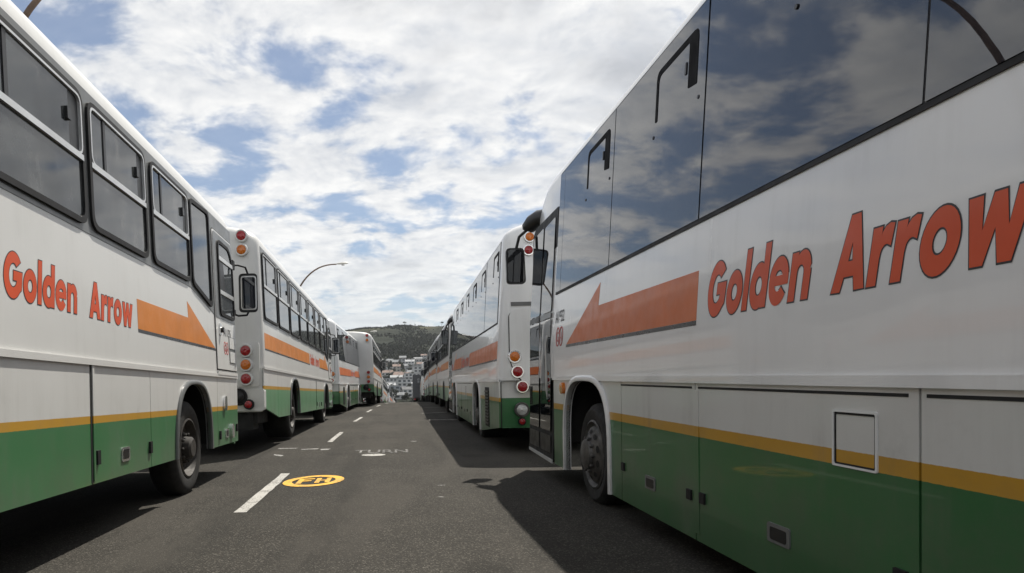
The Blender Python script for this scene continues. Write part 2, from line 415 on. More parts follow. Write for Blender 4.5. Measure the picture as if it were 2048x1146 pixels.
# ------------------------------------------------------------------ paint on the road (parts of the road)
def flat(name, polys, mat, lift=.004):
    mb = MB()
    for p in polys: mb.addm([(x, y, gz(y)+lift) for x, y in p], [tuple(range(len(p)))])
    me = mesh(name, mb.v, mb.f, None, fix=False)
    for pl_ in me.polygons:
        if pl_.normal.z < 0: pl_.flip()
    return add(name, me, mat, road)
def dash(x0, y0, x1, y1, wd, mat='road_white'):
    P = []; Q = []; nn = 12
    for k in range(nn+1):
        t = k/nn; x = x0+(x1-x0)*t; y = y0+(y1-y0)*t
        P.append((x-wd/2+random.uniform(-.006, .006), y)); Q.append((x+wd/2+random.uniform(-.006, .006), y))
    for k in range(nn): pass
    polys = [[P[k], Q[k], Q[k+1], P[k+1]] for k in range(nn)]
    flat('lane_dash', polys, mat)
dash(-1.365, 6.05, -1.39, 8.77, .115); dash(-1.265, 13.54, -1.245, 16.35, .10); dash(-1.20, 21.0, -1.10, 23.6, .10)
dash(-1.06, 27.6, -.97, 30.2, .10); dash(-.86, 35, -.72, 37.7, .10); dash(-.5, 43, -.35, 45.6, .10)
def ringpoly(cxx, cy, rx, ry, ix, iy, n=40, rot=.25):
    polys = []
    def pt(r1, r2, k):
        a = 2*math.pi*k/n; x = r1*math.cos(a); y = r2*math.sin(a)
        return (cxx+x, cy+y+x*rot)
    for k in range(n): polys.append([pt(rx, ry, k), pt(rx, ry, k+1), pt(ix, iy, k+1), pt(ix, iy, k)])
    return polys
FHC = (-.945, 8.03)
hm = flat('hydrant_marking', ringpoly(FHC[0], FHC[1], .345, .47, .245, .325), 'road_yellow', .006)
tag(hm, 'yellow ring with the letters FH painted on the asphalt')
def slab(x0, y0, x1, y1):
    return [(FHC[0]+x0, FHC[1]+y0+x0*.25), (FHC[0]+x1, FHC[1]+y0+x1*.25), (FHC[0]+x1, FHC[1]+y1+x1*.25), (FHC[0]+x0, FHC[1]+y1+x0*.25)]
flat('hydrant_letters', [slab(-.185, -.20, -.125, .20), slab(-.125, .13, -.005, .20), slab(-.125, -.03, -.03, .05), slab(.02, -.20, .075, .20), slab(.075, -.04, .135, .04), slab(.135, -.20, .19, .20)], 'road_yellow', .0065)
vs2, fs2 = FONTS['TURN']
tm = mesh('turn_lettering', [(-.66+v[0]*.88, 11.15+v[1]*.52, gz(11.15+v[1]*.52)+.006) for v in vs2], fs2, None, fix=False)
add('turn_lettering', tm, 'road_white_faint', road)
flat('paint_patch', [[(-.335+.19*math.cos(a*.3142), 10.84+.17*math.sin(a*.3142)) for a in range(20)]], 'road_white', .006)
for (x0, y0, x1, y1, wd) in ((-2.06, 12.3, -1.75, 12.3, .16), (-1.62, 12.05, -1.35, 12.1, .14), (-1.27, 11.95, -1.14, 11.98, .2), (-1.95, 11.2, -1.80, 11.0, .15), (.33, 13.3, .42, 13.3, .1), (.47, 7.47, .53, 7.47, .03), (.43, 6.68, .46, 6.68, .03)):
    flat('paint_scrap', [[(x0, y0-wd/2), (x1, y1-wd/2), (x1+.02, y1+wd/2), (x0-.02, y0+wd/2)]], 'road_white_worn')
for (x0, y0, x1, y1) in ((1.08, 21.1, 4.6, 20.9), (1.02, 25.5, 4.8, 27.6), (1.35, 31.6, 4.9, 31.4), (1.0, 38.3, 5.2, 38.1)):
    flat('bay_line', [[(x0+(x1-x0)*k/6, y0+(y1-y0)*k/6-.06), (x0+(x1-x0)*(k+1)/6, y0+(y1-y0)*(k+1)/6-.06), (x0+(x1-x0)*(k+1)/6, y0+(y1-y0)*(k+1)/6+.06), (x0+(x1-x0)*k/6, y0+(y1-y0)*k/6+.06)] for k in range(6)], 'road_white')

# ------------------------------------------------------------------ buses
HW = 1.25
WHEELS = {}
def wheel_mesh(kind, wd, R=.5):
    key = (kind, wd)
    if key in WHEELS: return WHEELS[key]
    t = MB().lathe([(.30, -wd), (R-.05, -wd), (R-.012, -wd+.03), (R, -wd+.06), (R, -.06), (R-.012, -.03), (R-.05, 0), (.40, .006), (.33, .0), (.30, -.015)], 'x', (0, 0, 0), 36, cap=False).mesh('tyre', 35)
    r = MB()
    if kind == 'new':
        r.lathe([(.305, -.03), (.312, .0), (.295, .008), (.275, -.02), (.262, -.03), (.245, .0), (.16, .035), (.145, .045)], 'x', (0, 0, 0), 36, cap=False)
        r.lathe([(.145, .045), (.135, .075), (.10, .09), (.0, .092)], 'x', (0, 0, 0), 24, cap=False)
    else:
        r.lathe([(.305, -.03), (.315, .0), (.295, .006), (.28, -.05), (.27, -.085), (.18, -.09), (.17, -.05), (.12, -.04), (.115, .03), (.09, .05), (0, .05)], 'x', (0, 0, 0), 30, cap=False)
    r = r.mesh('rim', 35)
    h = MB(); k = 10 if kind == 'new' else 8
    for i in range(k):
        a = 2*math.pi*(i+.5)/k; rr = .205 if kind == 'new' else .225; xx = .021 if kind == 'new' else -.087
        vs = []
        for j in range(10):
            b = 2*math.pi*j/10; u = .020*math.cos(b); v = (.034 if kind == 'new' else .04)*math.sin(b)
            vs.append((xx+(.0 if kind != 'new' else -(u)*.41), (rr+u)*math.cos(a)-v*math.sin(a), (rr+u)*math.sin(a)+v*math.cos(a)))
        h.addm(vs, [tuple(range(10))])
    h = h.mesh('hand_holes')
    q = MB(); k = 10
    for i in range(k):
        a = 2*math.pi*i/k; q.lathe([(.017, -.10 if kind != 'new' else .03), (.017, -.015 if kind != 'new' else .062), (.008, -.005 if kind != 'new' else .07)], 'x', (0, .148*math.cos(a), .148*math.sin(a)), 6)
    q = q.mesh('wheel_nuts')
    WHEELS[key] = (t, r, h, q); return WHEELS[key]
class Bus:
    def __init__(s, label, kind, x0, Y0, yaw, sc, sg, P=None, pitch=None, z0=None, number=None, group='white city buses parked in two rows'):
        """sg = +1: the aisle is on the bus's right side (left-hand row); -1: on its left side"""
        s.k = kind; s.sg = sg; s.new = kind == 'B'
        p = dict(zb=2.24, zy='paint_old', rear='paint_rear_old', sk=.44) if kind == 'A' else dict(zb=2.04, zy='paint_new', rear='paint_rear_new', sk=.21)
        if P: p.update(P)
        s.p = p
        s.F, s.R = (2.34, -9.3) if kind == 'A' else (2.85, -9.05)
        s.fa, s.ra = (.30, -6.0) if kind == 'A' else (.27, -5.75)
        s.zm = 1.29 if kind == 'A' else 1.13
        yf = Y0+s.fa*sc; yr = Y0+s.ra*sc
        pit = (gz(yf)-gz(yr))/(yf-yr) if pitch is None else pitch
        zz = gz(yf)-pit*s.fa*sc if z0 is None else z0
        s.pit = pit; s.sc = sc; s.Y0 = Y0; s.z0 = zz
        s.root = empty('city_bus', (x0-sg*HW*sc, Y0, zz), (pit, 0, -yaw), label, 'bus', group); s.root.scale = (sc, sc, sc)
        s.build(number)
    def inset(s, z):
        if s.k == 'A': return .03*max(0, min(z, 3.25)-1.3)
        return .065*max(0, min(z, 3.30)-1.45)
    def P(s, sd, a, z, d): return (sd*(HW-s.inset(z)+d), a, z)
    def plate(s, name, poly, d0, d1, mat, parent=None, sd=None, smooth=None):
        sd = s.sg if sd is None else sd; n = len(poly)
        vs = [s.P(sd, a, z, d1) for a, z in poly]+[s.P(sd, a, z, d0) for a, z in poly]
        fs = [tuple(range(n)), tuple(reversed(range(n, 2*n)))]+[(i, (i+1) % n, n+(i+1) % n, n+i) for i in range(n)]
        return add(name, mesh(name, vs, fs, smooth), mat, parent or s.root)
    def ring(s, name, o, i, d0, d1, mat, parent=None, sd=None):
        sd = s.sg if sd is None else sd; n = len(o)
        vs = [s.P(sd, a, z, d1) for a, z in o]+[s.P(sd, a, z, d1) for a, z in i]+[s.P(sd, a, z, d0) for a, z in o]+[s.P(sd, a, z, d0) for a, z in i]
        fs = []
        for k in range(n):
            j = (k+1) % n
            fs += [(k, j, n+j, n+k), (k, j, 2*n+j, 2*n+k), (n+k, n+j, 3*n+j, 3*n+k)]
        return add(name, mesh(name, vs, fs), mat, parent or s.root)
    def decal(s, name, vf, f, d, mat, parent=None, sd=None):
        sd = s.sg if sd is None else sd
        vs, fs = vf
        me = mesh(name, [s.P(sd, *f(v), d) for v in vs], fs, None, fix=False)
        for q in me.polygons:
            if q.normal.x*sd < 0: q.flip()
        return add(name, me, mat, parent or s.root)
    # ---- big body
    def shell(s):
        g = 3.27 if s.k == 'A' else 3.31
        half = [(0, s.zm), (0, 1.3 if s.k == 'A' else 1.45)]+[(s.inset(z), z) for z in (2.0, 2.6, 3.0, g-.02)]
        b = s.inset(g)
        if s.k == 'A': half += [(b+.004, g), (b+.012, g+.05), (b+.05, g+.12), (b+.13, g+.18), (b+.27, g+.235), (b+.5, g+.28), (b+.85, g+.315), (HW, g+.33)]
        else: half += [(b+.004, g), (b+.02, g+.05), (b+.06, g+.10), (b+.14, g+.155), (b+.28, g+.21), (b+.5, g+.26), (b+.85, g+.30), (HW, g+.315)]
        st = []
        r = .16
        for k in range(6):
            a = math.pi/2*k/5; st.append((s.R+r*(1-math.cos(a)), r*(1-math.sin(a)), 0))
        st += [(s.R+(s.F-s.R)*k/8, 0, 0) for k in range(1, 7)]
        if s.k == 'A': st += [(s.F-.55, 0, 0), (s.F-.2, .0, .02), (s.F-.06, .02, .06), (s.F, .06, .10)]
        else: st += [(1.9, 0, 0), (2.2, 0, .03), (2.45, .01, .10), (2.65, .02, .22), (2.78, .03, .38), (s.F, .07, .55)]
        st = sorted(st, key=lambda q: q[0])
        vs = []; fs = []; n = 2*len(half)-1
        for (a, ins, drop) in st:
            row = []
            for (i, z) in half:
                t = min(1, max(0, (z-2.5)/1.0)); t = t*t*(3-2*t)
                e = min(ins, HW-i) if i < HW else 0
                row.append((HW-i-e*(1 if i < HW*.9 else 0), a, z-drop*t-(ins*min(1, max(0, (z-3.1)/.3)) if a < 0 else 0)))
            full = [(-x, y, z) for (x, y, z) in row]+[(x, y, z) for (x, y, z) in reversed(row[:-1])]
            vs += full
        for k in range(len(st)-1):
            for j in range(n): fs.append((k*n+j, k*n+(j+1) % n, (k+1)*n+(j+1) % n, (k+1)*n+j))
        fs.append(tuple(range(n))); fs.append(tuple((len(st)-1)*n+j for j in range(n)))
        add('body', mesh('body', vs, fs, 35), 'paint_white_old' if s.k == 'A' else 'paint_white_new', s.root)
        ch = MB().box(-.78, s.R+.35, .34, .78, s.F-.15, s.zm-.01).box(-1.12, s.R+.12, .42, 1.12, s.R+.9, s.zm-.01)
        ch.box(-.95, s.ra-.1, .42, .95, s.ra+.1, .58).box(-.95, s.fa-.08, .42, .95, s.fa+.08, .56)
        ch.box(-1.1, s.R+.9, .62, 1.1, s.ra-.75, s.zm-.01)
        ch.box(-1.18, s.ra+.75, .48, 1.18, s.fa-.75, s.zm-.012).box(-1.18, s.fa+.75, .48, 1.18, s.F-.05, s.zm-.012)
        ch.build('chassis', 'underbody', s.root)
    def archpts(s, c, w_, zt, z0, grow=0.0):
        n = 20; out = []
        for k in range(n+1):
            a = math.pi*(1-k/n); e = .72 if s.k == 'A' else .62
            x = math.copysign(abs(math.cos(a))**e, math.cos(a)); y = abs(math.sin(a))**e
            out.append((c+(w_+grow)*x, max(z0, .42+(zt+grow-.42)*y) if 0 < k < n else z0))
        return out
    def skirt(s, a):
        if s.k == 'A':
            if a < -7.9: return s.p['sk']+(.20)*(-7.9-a)/1.4
        else:
            if a < -6.6: return s.p['sk']+.20*(-6.6-a)/2.45
        return s.p['sk']
    def lower(s, sd, cuts, detail):
        arches = [(s.ra, .62 if s.k == 'A' else .66), (s.fa, .62 if s.k == 'A' else .70)]
        zt = 1.17 if s.k == 'A' else 1.11
        def poly(a, b, top, g=0.0):
            pts = []
            br = [x for x in ((-7.9,) if s.k == 'A' else (-6.6,)) if a < x < b]
            cur = [(a, s.skirt(a))]
            ev = sorted([(x, 'b') for x in br]+[(c, 'a', w_) for c, w_ in arches if a < c < b])
            for e in ev:
                if e[1] == 'b': cur.append((e[0], s.skirt(e[0])))
                else: cur += s.archpts(e[0], e[2], zt, s.skirt(e[0]), g)
            cur.append((b, s.skirt(b))); cur += [(b, top), (a, top)]
            return cur
        s.plate('panel_frame', poly(s.R+.03, cuts[-1], s.zm-.02), -.04, -.026, 'underbody', sd=sd)
        for a, b in zip(cuts, cuts[1:]):
            s.plate('side_panel', poly(a+.006, b-.006, s.zm-.012), -.025, 0, s.p['zy'], sd=sd)
        for c, w_ in arches:
            o = s.archpts(c, w_, zt, s.skirt(c), .045 if s.k == 'A' else .05); i = s.archpts(c, w_, zt, s.skirt(c), 0)
            n = len(o); D = .03 if s.k == 'A' else .028
            # a flare that stands proud with a rounded lip
            mm = [(.5*(p[0]+q[0]), .5*(p[1]+q[1])) for p, q in zip(o, i)]
            vs = []
            for ln, dd in ((o, .001), (o, D*.55), (mm, D), (i, D*.8), (i, -.05)): vs += [s.P(sd, a, z, dd) for a, z in ln]
            fs = [(r*n+k, r*n+k+1, (r+1)*n+k+1, (r+1)*n+k) for r in range(4) for k in range(n-1)]
            add('wheel_arch', mesh('wheel_arch', vs, fs, 50), 'surround_grey' if s.k == 'A' else 'paint_white_new', s.root)
            # dark liner behind the opening
        s.plate('moulding', [(s.R+.02, s.zm-.02), (s.F-.05 if (s.k == 'A' or sd != -1) else 1.48, s.zm-.02), (s.F-.05 if (s.k == 'A' or sd != -1) else 1.48, s.zm+.022), (s.R+.02, s.zm+.022)], 0, .016, 'paint_white_old' if s.k == 'A' else 'paint_white_new', sd=sd)
    def wheels(s, sd, lift=0):
        for c, wd in ((s.fa, .28), (s.ra, .52)):
            t, r, h, q = wheel_mesh('old' if s.k == 'A' else 'new', wd, .5 if s.k == 'A' else .46)
            zc = (.5 if s.k == 'A' else .445)+(lift if c == s.ra else 0)
            o = add('wheel', t, 'tyre', s.root, (sd*(HW-.07), c, zc), (0, 0, 0 if sd > 0 else math.pi))
            add('rim', r, 'rim_dark' if s.k == 'A' else 'rim_silver', o); tag(add('hand_holes', h, 'underbody', o), kind='stuff'); tag(add('wheel_nuts', q, 'rim_dark' if s.k == 'A' else 'rim_silver', o), kind='stuff')
    def livery(s, sd, t0, t1, zt, ah, arr, fr2=(.475, .43)):
        """stripe, words and arrow; positions run along the bus"""
        film = 'orange_film' if s.k == 'A' else 'orange_film_new'
        a0, a1, az0, az1, pk, ps, nz = arr     # tail, tip, bottom, top, peak height, peak position, notch position
        strp = .028
        s.plate('stripe_arrow', [(a0, az0), (a1, az0), (ps, pk), (nz, az1), (a0, az1)], 0, .0015, film, sd=sd)
        s.plate('arrow_underline', [(a0, az0-strp), (a1+.02, az0-strp), (a1, az0-.0015), (a0, az0-.0015)], 0, .0014, 'dark_strip', sd=sd)
        tail = s.R+.20
        s.plate('stripe_tail', [(tail, az0), (t0-.12, az0), (t0-.12, az1), (tail, az1)], 0, .0015, film, sd=sd)
        s.plate('stripe_underline', [(tail, az0-strp), (t0-.12, az0-strp), (t0-.12, az0-.0015), (tail, az0-.0015)], 0, .0014, 'dark_strip', sd=sd)
        # words: forward is to the reader's right on the right-hand side, to the left on the other
        spans = (('Golden', fr2[0]), ('Arrow', fr2[1])); tot = t1-t0
        for i, (wd, fr) in enumerate(spans):
            inner, outer, wid = WORDS[wd]; off = 0 if i == 0 else 1-fr; k = tot*fr/(wid+.17)
            zs = ah/1.4
            if sd > 0: f = lambda v, o_=t0+off*tot, k_=k: (o_+v[0]*k_, zt+v[1]*zs)
            else: f = lambda v, o_=t1-off*tot, k_=k: (o_-v[0]*k_, zt+v[1]*zs)
            ol = s.decal('word_outline', outer, f, .0012, 'letter_black', sd=sd)
            s.decal('lettering', inner, f, .0019, 'letter_red', sd=sd)
    def badge(s, sd, num, na, nb, z0, z1, la, lz, r, parent=None, d=.004):
        if num:
            vf = FONTS[num]; f = (lambda v: (na+(nb-na)*v[0], z0+(z1-z0)*v[1]))
            tag(s.decal('fleet_number', vf, f, d, 'letter_black', parent, sd), kind='stuff')
        for j, ch in enumerate('GA'):
            c = la+(j-.5)*2*r*.92*(1 if sd > 0 else -1); n = 24
            o = [(c+r*math.cos(2*math.pi*k/n), lz+r*1.35*math.sin(2*math.pi*k/n)) for k in range(n)]
            i_ = [(c+r*.84*math.cos(2*math.pi*k/n), lz+r*1.15*math.sin(2*math.pi*k/n)) for k in range(n)]
            s.ring('emblem', o, i_, d-.003, d+.0004*j, 'mark_red', parent, sd)
            vf = FONTS[ch]
            f = (lambda v, c=c: (c+(v[0]-.5)*r*1.1*(1 if sd > 0 else -1), lz+(v[1]-.5)*r*1.4))
            s.decal('emblem_letter', vf, f, d, 'mark_red', parent, sd)
    # ---- windows
    def win_old(s, sd, a, b, zb, zt, zr, full=True):
        fr = s.ring('window', rrect(a, zb, b, zt, .11), rrect(a+.04, zb+.04, b-.04, zt-.04, .085), .004, .024, 'rubber', sd=sd)
        fw = 1
        s.plate('lower_pane', rpoly([(a+.04, zb+.04), (b-.04, zb+.04), (b-.04, zr-.02), (a+.04, zr-.02)], [.08, .08, 0, 0]), .004, .009, 'glass_old', fr, sd)
        L = b-a; m1 = a+L*.24 if sd > 0 else b-L*.24
        fa_, fb_ = (a+.04, m1) if sd > 0 else (m1, b-.04)
        s.plate('upper_pane', rpoly([(fa_, zr+.02), (fb_, zr+.02), (fb_, zt-.04), (fa_, zt-.04)], [0, 0, .05, .05]), .004, .009, 'glass_old', fr, sd)
        q = .13*L
        ga, gb = (m1+.04, b-.04-q) if sd > 0 else (a+.04+q, m1-.04)
        s.plate('sliding_pane', [(ga, zr+.02), (gb, zr+.02), (gb, zt-.045), (ga, zt-.045)], .004, .013, 'glass_old', fr, sd)
        s.plate('slider_gap', [(b-.04-q, zr+.02), (b-.04, zr+.02), (b-.04, zt-.05), (b-.04-q, zt-.05)] if sd > 0 else [(a+.04, zr+.02), (a+.04+q, zr+.02), (a+.04+q, zt-.05), (a+.04, zt-.05)], .004, .006, 'black_plastic', fr, sd)
        s.plate('slider_bar', [(m1-.0 if sd > 0 else m1-.04, zr+.02), (m1+.04 if sd > 0 else m1, zr+.02), (m1+.04 if sd > 0 else m1, zt-.04), (m1 if sd > 0 else m1-.04, zt-.04)], .004, .017, 'black_plastic', fr, sd)
        s.plate('mid_rail', [(a+.03, zr-.02), (b-.03, zr-.02), (b-.03, zr+.02), (a+.03, zr+.02)], .004, .028, 'aluminium', fr, sd)
        if full:
            s.ring('upper_trim', rrect(a+.034, zr+.01, b-.034, zt-.034, .075), rrect(a+.05, zr+.024, b-.05, zt-.05, .06), .004, .027, 'aluminium', fr, sd)
            lc = b-.04-q-.03 if sd > 0 else a+.04+q+.03
            s.plate('latch', [(lc-.025, zr+.19), (lc+.025, zr+.19), (lc+.025, zr+.27), (lc-.025, zr+.27)], .008, .035, 'black_plastic', fr, sd)
        return fr
    def win_new(s, sd, a, b, zb, zt, vent=True):
        o = s.plate('window', [(a+.006, zb), (b-.006, zb), (b-.006, zt), (a+.006, zt)], .0, .010, 'glass_new', sd=sd)
        k1, k2 = random.uniform(-.0035, .0035), random.uniform(-.003, .003)
        for v in o.data.vertices:
            if abs(v.co.x) > HW-s.inset(v.co.z)+.005: v.co.x += sd*(k1*(v.co.y-.5*(a+b))/(b-a)+k2*(v.co.z-zb)/(zt-zb))
        if vent:
            r_, f_ = a+.12, a+.76
            z0, z1 = zb+.81, zt-.10
            thin, thick = .035, .125
            P_ = rpoly([(r_, z0), (r_, z1), (f_, z1), (f_, z0), (f_-thin, z0), (f_-thin, z1-.04), (r_+thick, z1-.04), (r_+thick, z0+.02)], [.01, .06, .06, .01, .01, .05, .02, .01], 3)
            s.plate('vent_seal', P_, .004, .0145, 'seal_black', o, sd)
            s.plate('vent_latch', [(r_+thick+.03, z0+.12), (r_+thick+.05, z0+.12), (r_+thick+.05, z0+.19), (r_+thick+.03, z0+.19)], .010, .018, 'black_plastic', o, sd)
            for u in (r_-.03, f_+.02):
                s.plate('stud', [(u+.012*math.cos(t*.785), z0-.09+.012*math.sin(t*.785)) for t in range(8)], .010, .016, 'black_plastic', o, sd)
        return o
    def lamp(s, x, z, r, lens, proud, bez='paint_white_old', y=None):
        y = s.R if y is None else y
        b = MB().lathe([(r*1.35, .02), (r*1.35, -proud*.8), (r*1.25, -proud), (r*1.02, -proud), (r*1.0, -proud+.012)], 'y', (x, y, z), 24, cap=False).build('rear_lamp', bez, s.root, 40)
        MB().lathe([(r*1.01, -proud+.012), (r*.93, -proud-.004), (r*.80, -proud-.008), (r*.77, -proud-.003), (r*.62, -proud-.011), (r*.58, -proud-.005), (r*.36, -proud-.013), (r*.32, -proud-.008), (0, -proud-.014)], 'y', (x, y, z), 24, cap=False).build('lens', lens, b, 40)
    def build(s, number):
        p = s.p; sg = s.sg; R = s.R; F = s.F
        s.shell()
        if s.k == 'A': s.build_old(number)
        else: s.build_new(number)
    def build_old(s, number):
        p = s.p; sg = s.sg; R, F = s.R, s.F; zb = p['zb']; zt = 3.17; zr = zb+(zt-zb)*.5; root = s.root
        near = number is not None
        for sd in (sg, -sg):
            full = sd == sg
            # grey surround of the window band
            s.plate('window_band', [(R+.17, zb-.04), (.33, zb-.04), (1.34, zb-.24), (F-.06, zb-.26 if sd > 0 else zb-.24), (F-.06, 3.235), (R+.17, 3.235)], 0, .004, 'surround_grey', sd=sd)
            xs = [(-2.10-1.40*k-1.36, -2.10-1.40*k-.06) for k in range(5)]+[(-2.09, -.95), (-.83, .31)]
            for (a, b) in xs: s.win_old(sd, a, b, zb, zt, zr, full)
            fr_o = rpoly([(.37, zb+.0), (1.14, zb-.17), (1.14, 3.21), (.37, zt)], .09); fr_i = rpoly([(.41, zb+.04), (1.10, zb-.11), (1.10, 3.165), (.41, zt-.04)], .07)
            fr = s.ring('window', fr_o, fr_i, .004, .024, 'rubber', sd=sd)
            s.plate('pane', fr_i, .004, .009, 'glass_old', fr, sd)
            cuts = [R+.03, -8.0, -4.9, -3.4, -2.19, -1.02, 1.25, F-.04]
            s.lower(sd, cuts, full); s.wheels(sd)
            s.livery(sd, -3.23, -1.36, 1.61, .25, (-1.25, 1.23, 1.61, 1.86, 2.03, .17, .19))
            if not full: continue
            s.plate('panel_trim', [(-2.178, .46), (-2.150, .46), (-2.150, 1.265), (-2.178, 1.265)], 0, .010, p['zy'], sd=sd)
            s.plate('panel_gap', [(-2.205, .45), (-2.18, .45), (-2.18, 1.27), (-2.205, 1.27)], 0, .003, 'underbody', sd=sd)
            # driver's door or passenger door, at the front
            d = s.plate('door', rpoly([(1.27, 1.37), (F-.09, 1.37), (F-.09, 3.06), (1.27, 3.06)], [.01, .01, .08, .08]), .004, .014, 'paint_white_old', sd=sd)
            s.ring('door_gap', rpoly([(1.255, 1.355), (F-.075, 1.355), (F-.075, 3.075), (1.255, 3.075)], [.01, .01, .09, .09]), rpoly([(1.27, 1.37), (F-.09, 1.37), (F-.09, 3.06), (1.27, 3.06)], [.01, .01, .08, .08]), .002, .006, 'rubber', d, sd)
            s.plate('door_upper', rpoly([(1.285, 1.99), (F-.10, 1.99), (F-.10, 3.04), (1.285, 3.04)], [.01, .01, .07, .07]), .014, .018, 'surround_grey', d, sd)
            wo = rpoly([(1.46, 2.03), (F-.12, 2.03), (F-.12, 2.80), (2.05, 2.97), (1.46, 2.97)], .1); wi = rpoly([(1.50, 2.07), (F-.155, 2.07), (F-.155, 2.78), (2.03, 2.93), (1.50, 2.93)], .08)
            fr = s.ring('door_window_frame', wo, wi, .018, .034, 'rubber', d, sd)
            s.plate('door_pane', wi, .018, .022, 'glass_old', d, sd)
            for zq in (2.30, 2.72): s.plate('door_rail', [(1.49, zq), (F-.15, zq), (F-.15, zq+.05), (1.49, zq+.05)], .022, .036, 'aluminium', d, sd)
            s.plate('door_gap_pane', [(1.52, 2.36), (1.78, 2.36), (1.72, 2.71), (1.52, 2.71)], .022, .025, 'black_plastic', d, sd)
            s.plate('step_recess', [(1.86, 1.46), (F-.14, 1.46), (F-.14, 1.80), (1.86, 1.80)], .014, .016, 'surround_grey', d, sd)
            s.plate('step_fill', [(1.88, 1.47), (F-.15, 1.47), (F-.15, 1.61), (1.88, 1.61)], .016, .024, 'paint_white_old', d, sd)
            s.plate('step_fill', [(1.88, 1.65), (F-.15, 1.65), (F-.15, 1.79), (1.88, 1.79)], .016, .022, 'paint_white_old', d, sd)
            s.plate('door_handle', rrect(1.40, 1.78, 1.47, 1.93, .02, 2), .014, .03, 'chrome', d, sd)
            s.plate('door_knob', [(1.46+.035*math.cos(t*.628), 1.85+.035*math.sin(t*.628)) for t in range(10)], .02, .06, 'black_plastic', d, sd)
            s.badge(sd, number, 1.60, 1.98, 1.79, 1.89, 1.71, 1.64, .06, d, .0165)
            s.plate('sill_strip', [(1.26, 1.30), (F-.08, 1.30), (F-.08, 1.34), (1.26, 1.34)], .004, .02, 'paint_white_old', sd=sd)
            # small fittings on the flank
            for (a, z, w_, h) in ((-1.60, .60, .16, .11),):
                rc = s.plate('hatch_handle', rrect(a-w_/2, z-h/2, a+w_/2, z+h/2, .015, 2), 0, .008, 'chrome', sd=sd)
                s.plate('recess', rrect(a-w_*.36, z-h*.32, a+w_*.36, z+h*.36, .01, 2), .008, .010, 'black_plastic', rc, sd)
            for (a, z) in ((-2.11, .62), (-1.055, .61), (1.33, .57), (2.2, .62)):
                s.plate('hinge', [(a-.025, z-.05), (a+.025, z-.05), (a+.025, z+.05), (a-.025, z+.05)], 0, .018, 'rubber', sd=sd)
            rc = s.plate('fuel_handle', rrect(1.60, .52, 1.74, .63, .02, 2), 0, .012, 'chrome', sd=sd)
            s.plate('recess', rrect(1.63, .54, 1.71, .61, .01, 2), .012, .014, 'black_plastic', rc, sd)
            s.plate('side_reflector', rrect(1.86, .50, 1.98, .68, .05, 3), 0, .03, 'chrome', sd=sd)
            s.plate('side_lamp', rrect(1.52, .86, 1.64, 1.04, .05, 3), 0, .025, 'chrome', sd=sd)
            # mirror on two bent arms
            mr = s.mirror_old(sd)
        # rear end
        rp = MB()
        prof = rpoly([(-HW+.03, .60), (HW-.03, .60), (HW-.03, s.zm), (-HW+.03, s.zm)], .03, 2)
        n = len(prof); rp.addm([(x, R+.02, z) for x, z in prof]+[(x, R+.10, z) for x, z in prof], [tuple(range(n)), tuple(range(n, 2*n))]+[(i, (i+1) % n, n+(i+1) % n, n+i) for i in range(n)])
        rp.build('rear_panel', p['rear'], root)
        bp = rpoly([(-HW-.005, .62), (HW+.005, .62), (HW+.005, .97), (-HW-.005, .97)], .05, 3); n = len(bp)
        MB().addm([(x, R-.05+.04*(abs(x)/HW)**6, z) for x, z in bp]+[(x, R+.15, z) for x, z in bp], [tuple(range(n)), tuple(range(n, 2*n))]+[(i, (i+1) % n, n+(i+1) % n, n+i) for i in range(n)]).build('rear_bumper', p['rear'] if p['rear'] == 'paint_rear_green' else 'paint_white_old', root)
        for sx in (-1, 1):
            x = sx*(HW-.26)
            s.lamp(sx*(HW-.30), 3.36, .075, 'lens_red', .06); s.lamp(sx*(HW-.30), 3.14, .075, 'lens_amber', .06)
            pan = rrect(x-.2, 1.0, x+.2, 1.70, .05, 3); n = len(pan)
            MB().addm([(a, R+.02, z) for a, z in pan]+[(a, R-.014, z) for a, z in pan], [tuple(range(n)), tuple(range(n, 2*n))]+[(i, (i+1) % n, n+(i+1) % n, n+i) for i in range(n)]).build('lamp_panel', 'paint_white_old', root)
            s.lamp(x, 1.56, .08, 'lens_red', .10); s.lamp(x, 1.34, .08, 'lens_amber', .10); s.lamp(x, 1.12, .08, 'lens_red', .10)
            s.lamp(x+sx*.03, .72, .06, 'lens_red', .09, 'rubber'); s.lamp(x-sx*.13, .84, .10, 'black_plastic', .07, 'rubber')
        MB().box(-1.05, R+.10, .32, 1.05, R+.5, .62).build('engine_shield', 'underbody', root)
        s.front(2.95)
    def front(s, zt):
        F = s.F; root = s.root
        MB().box(-1.08, F-.01, 1.55, 1.08, F+.012, zt-.15).build('windscreen', 'glass_door', root)
        MB().box(-1.2, F-.08, .40, 1.2, F+.0, s.zm).build('front_panel', s.p['zy'], root)
        for sx in (-1, 1):
            b = MB().lathe([(.12, -.02), (.12, .02), (.10, .03)], 'y', (sx*.85, F+.0, .85), 20).build('headlight', 'chrome', root, 40)
            MB().lathe([(.10, .03), (.06, .045), (0, .05)], 'y', (sx*.85, F, .85), 20, cap=False).build('lens', 'lens_clear', b, 40)
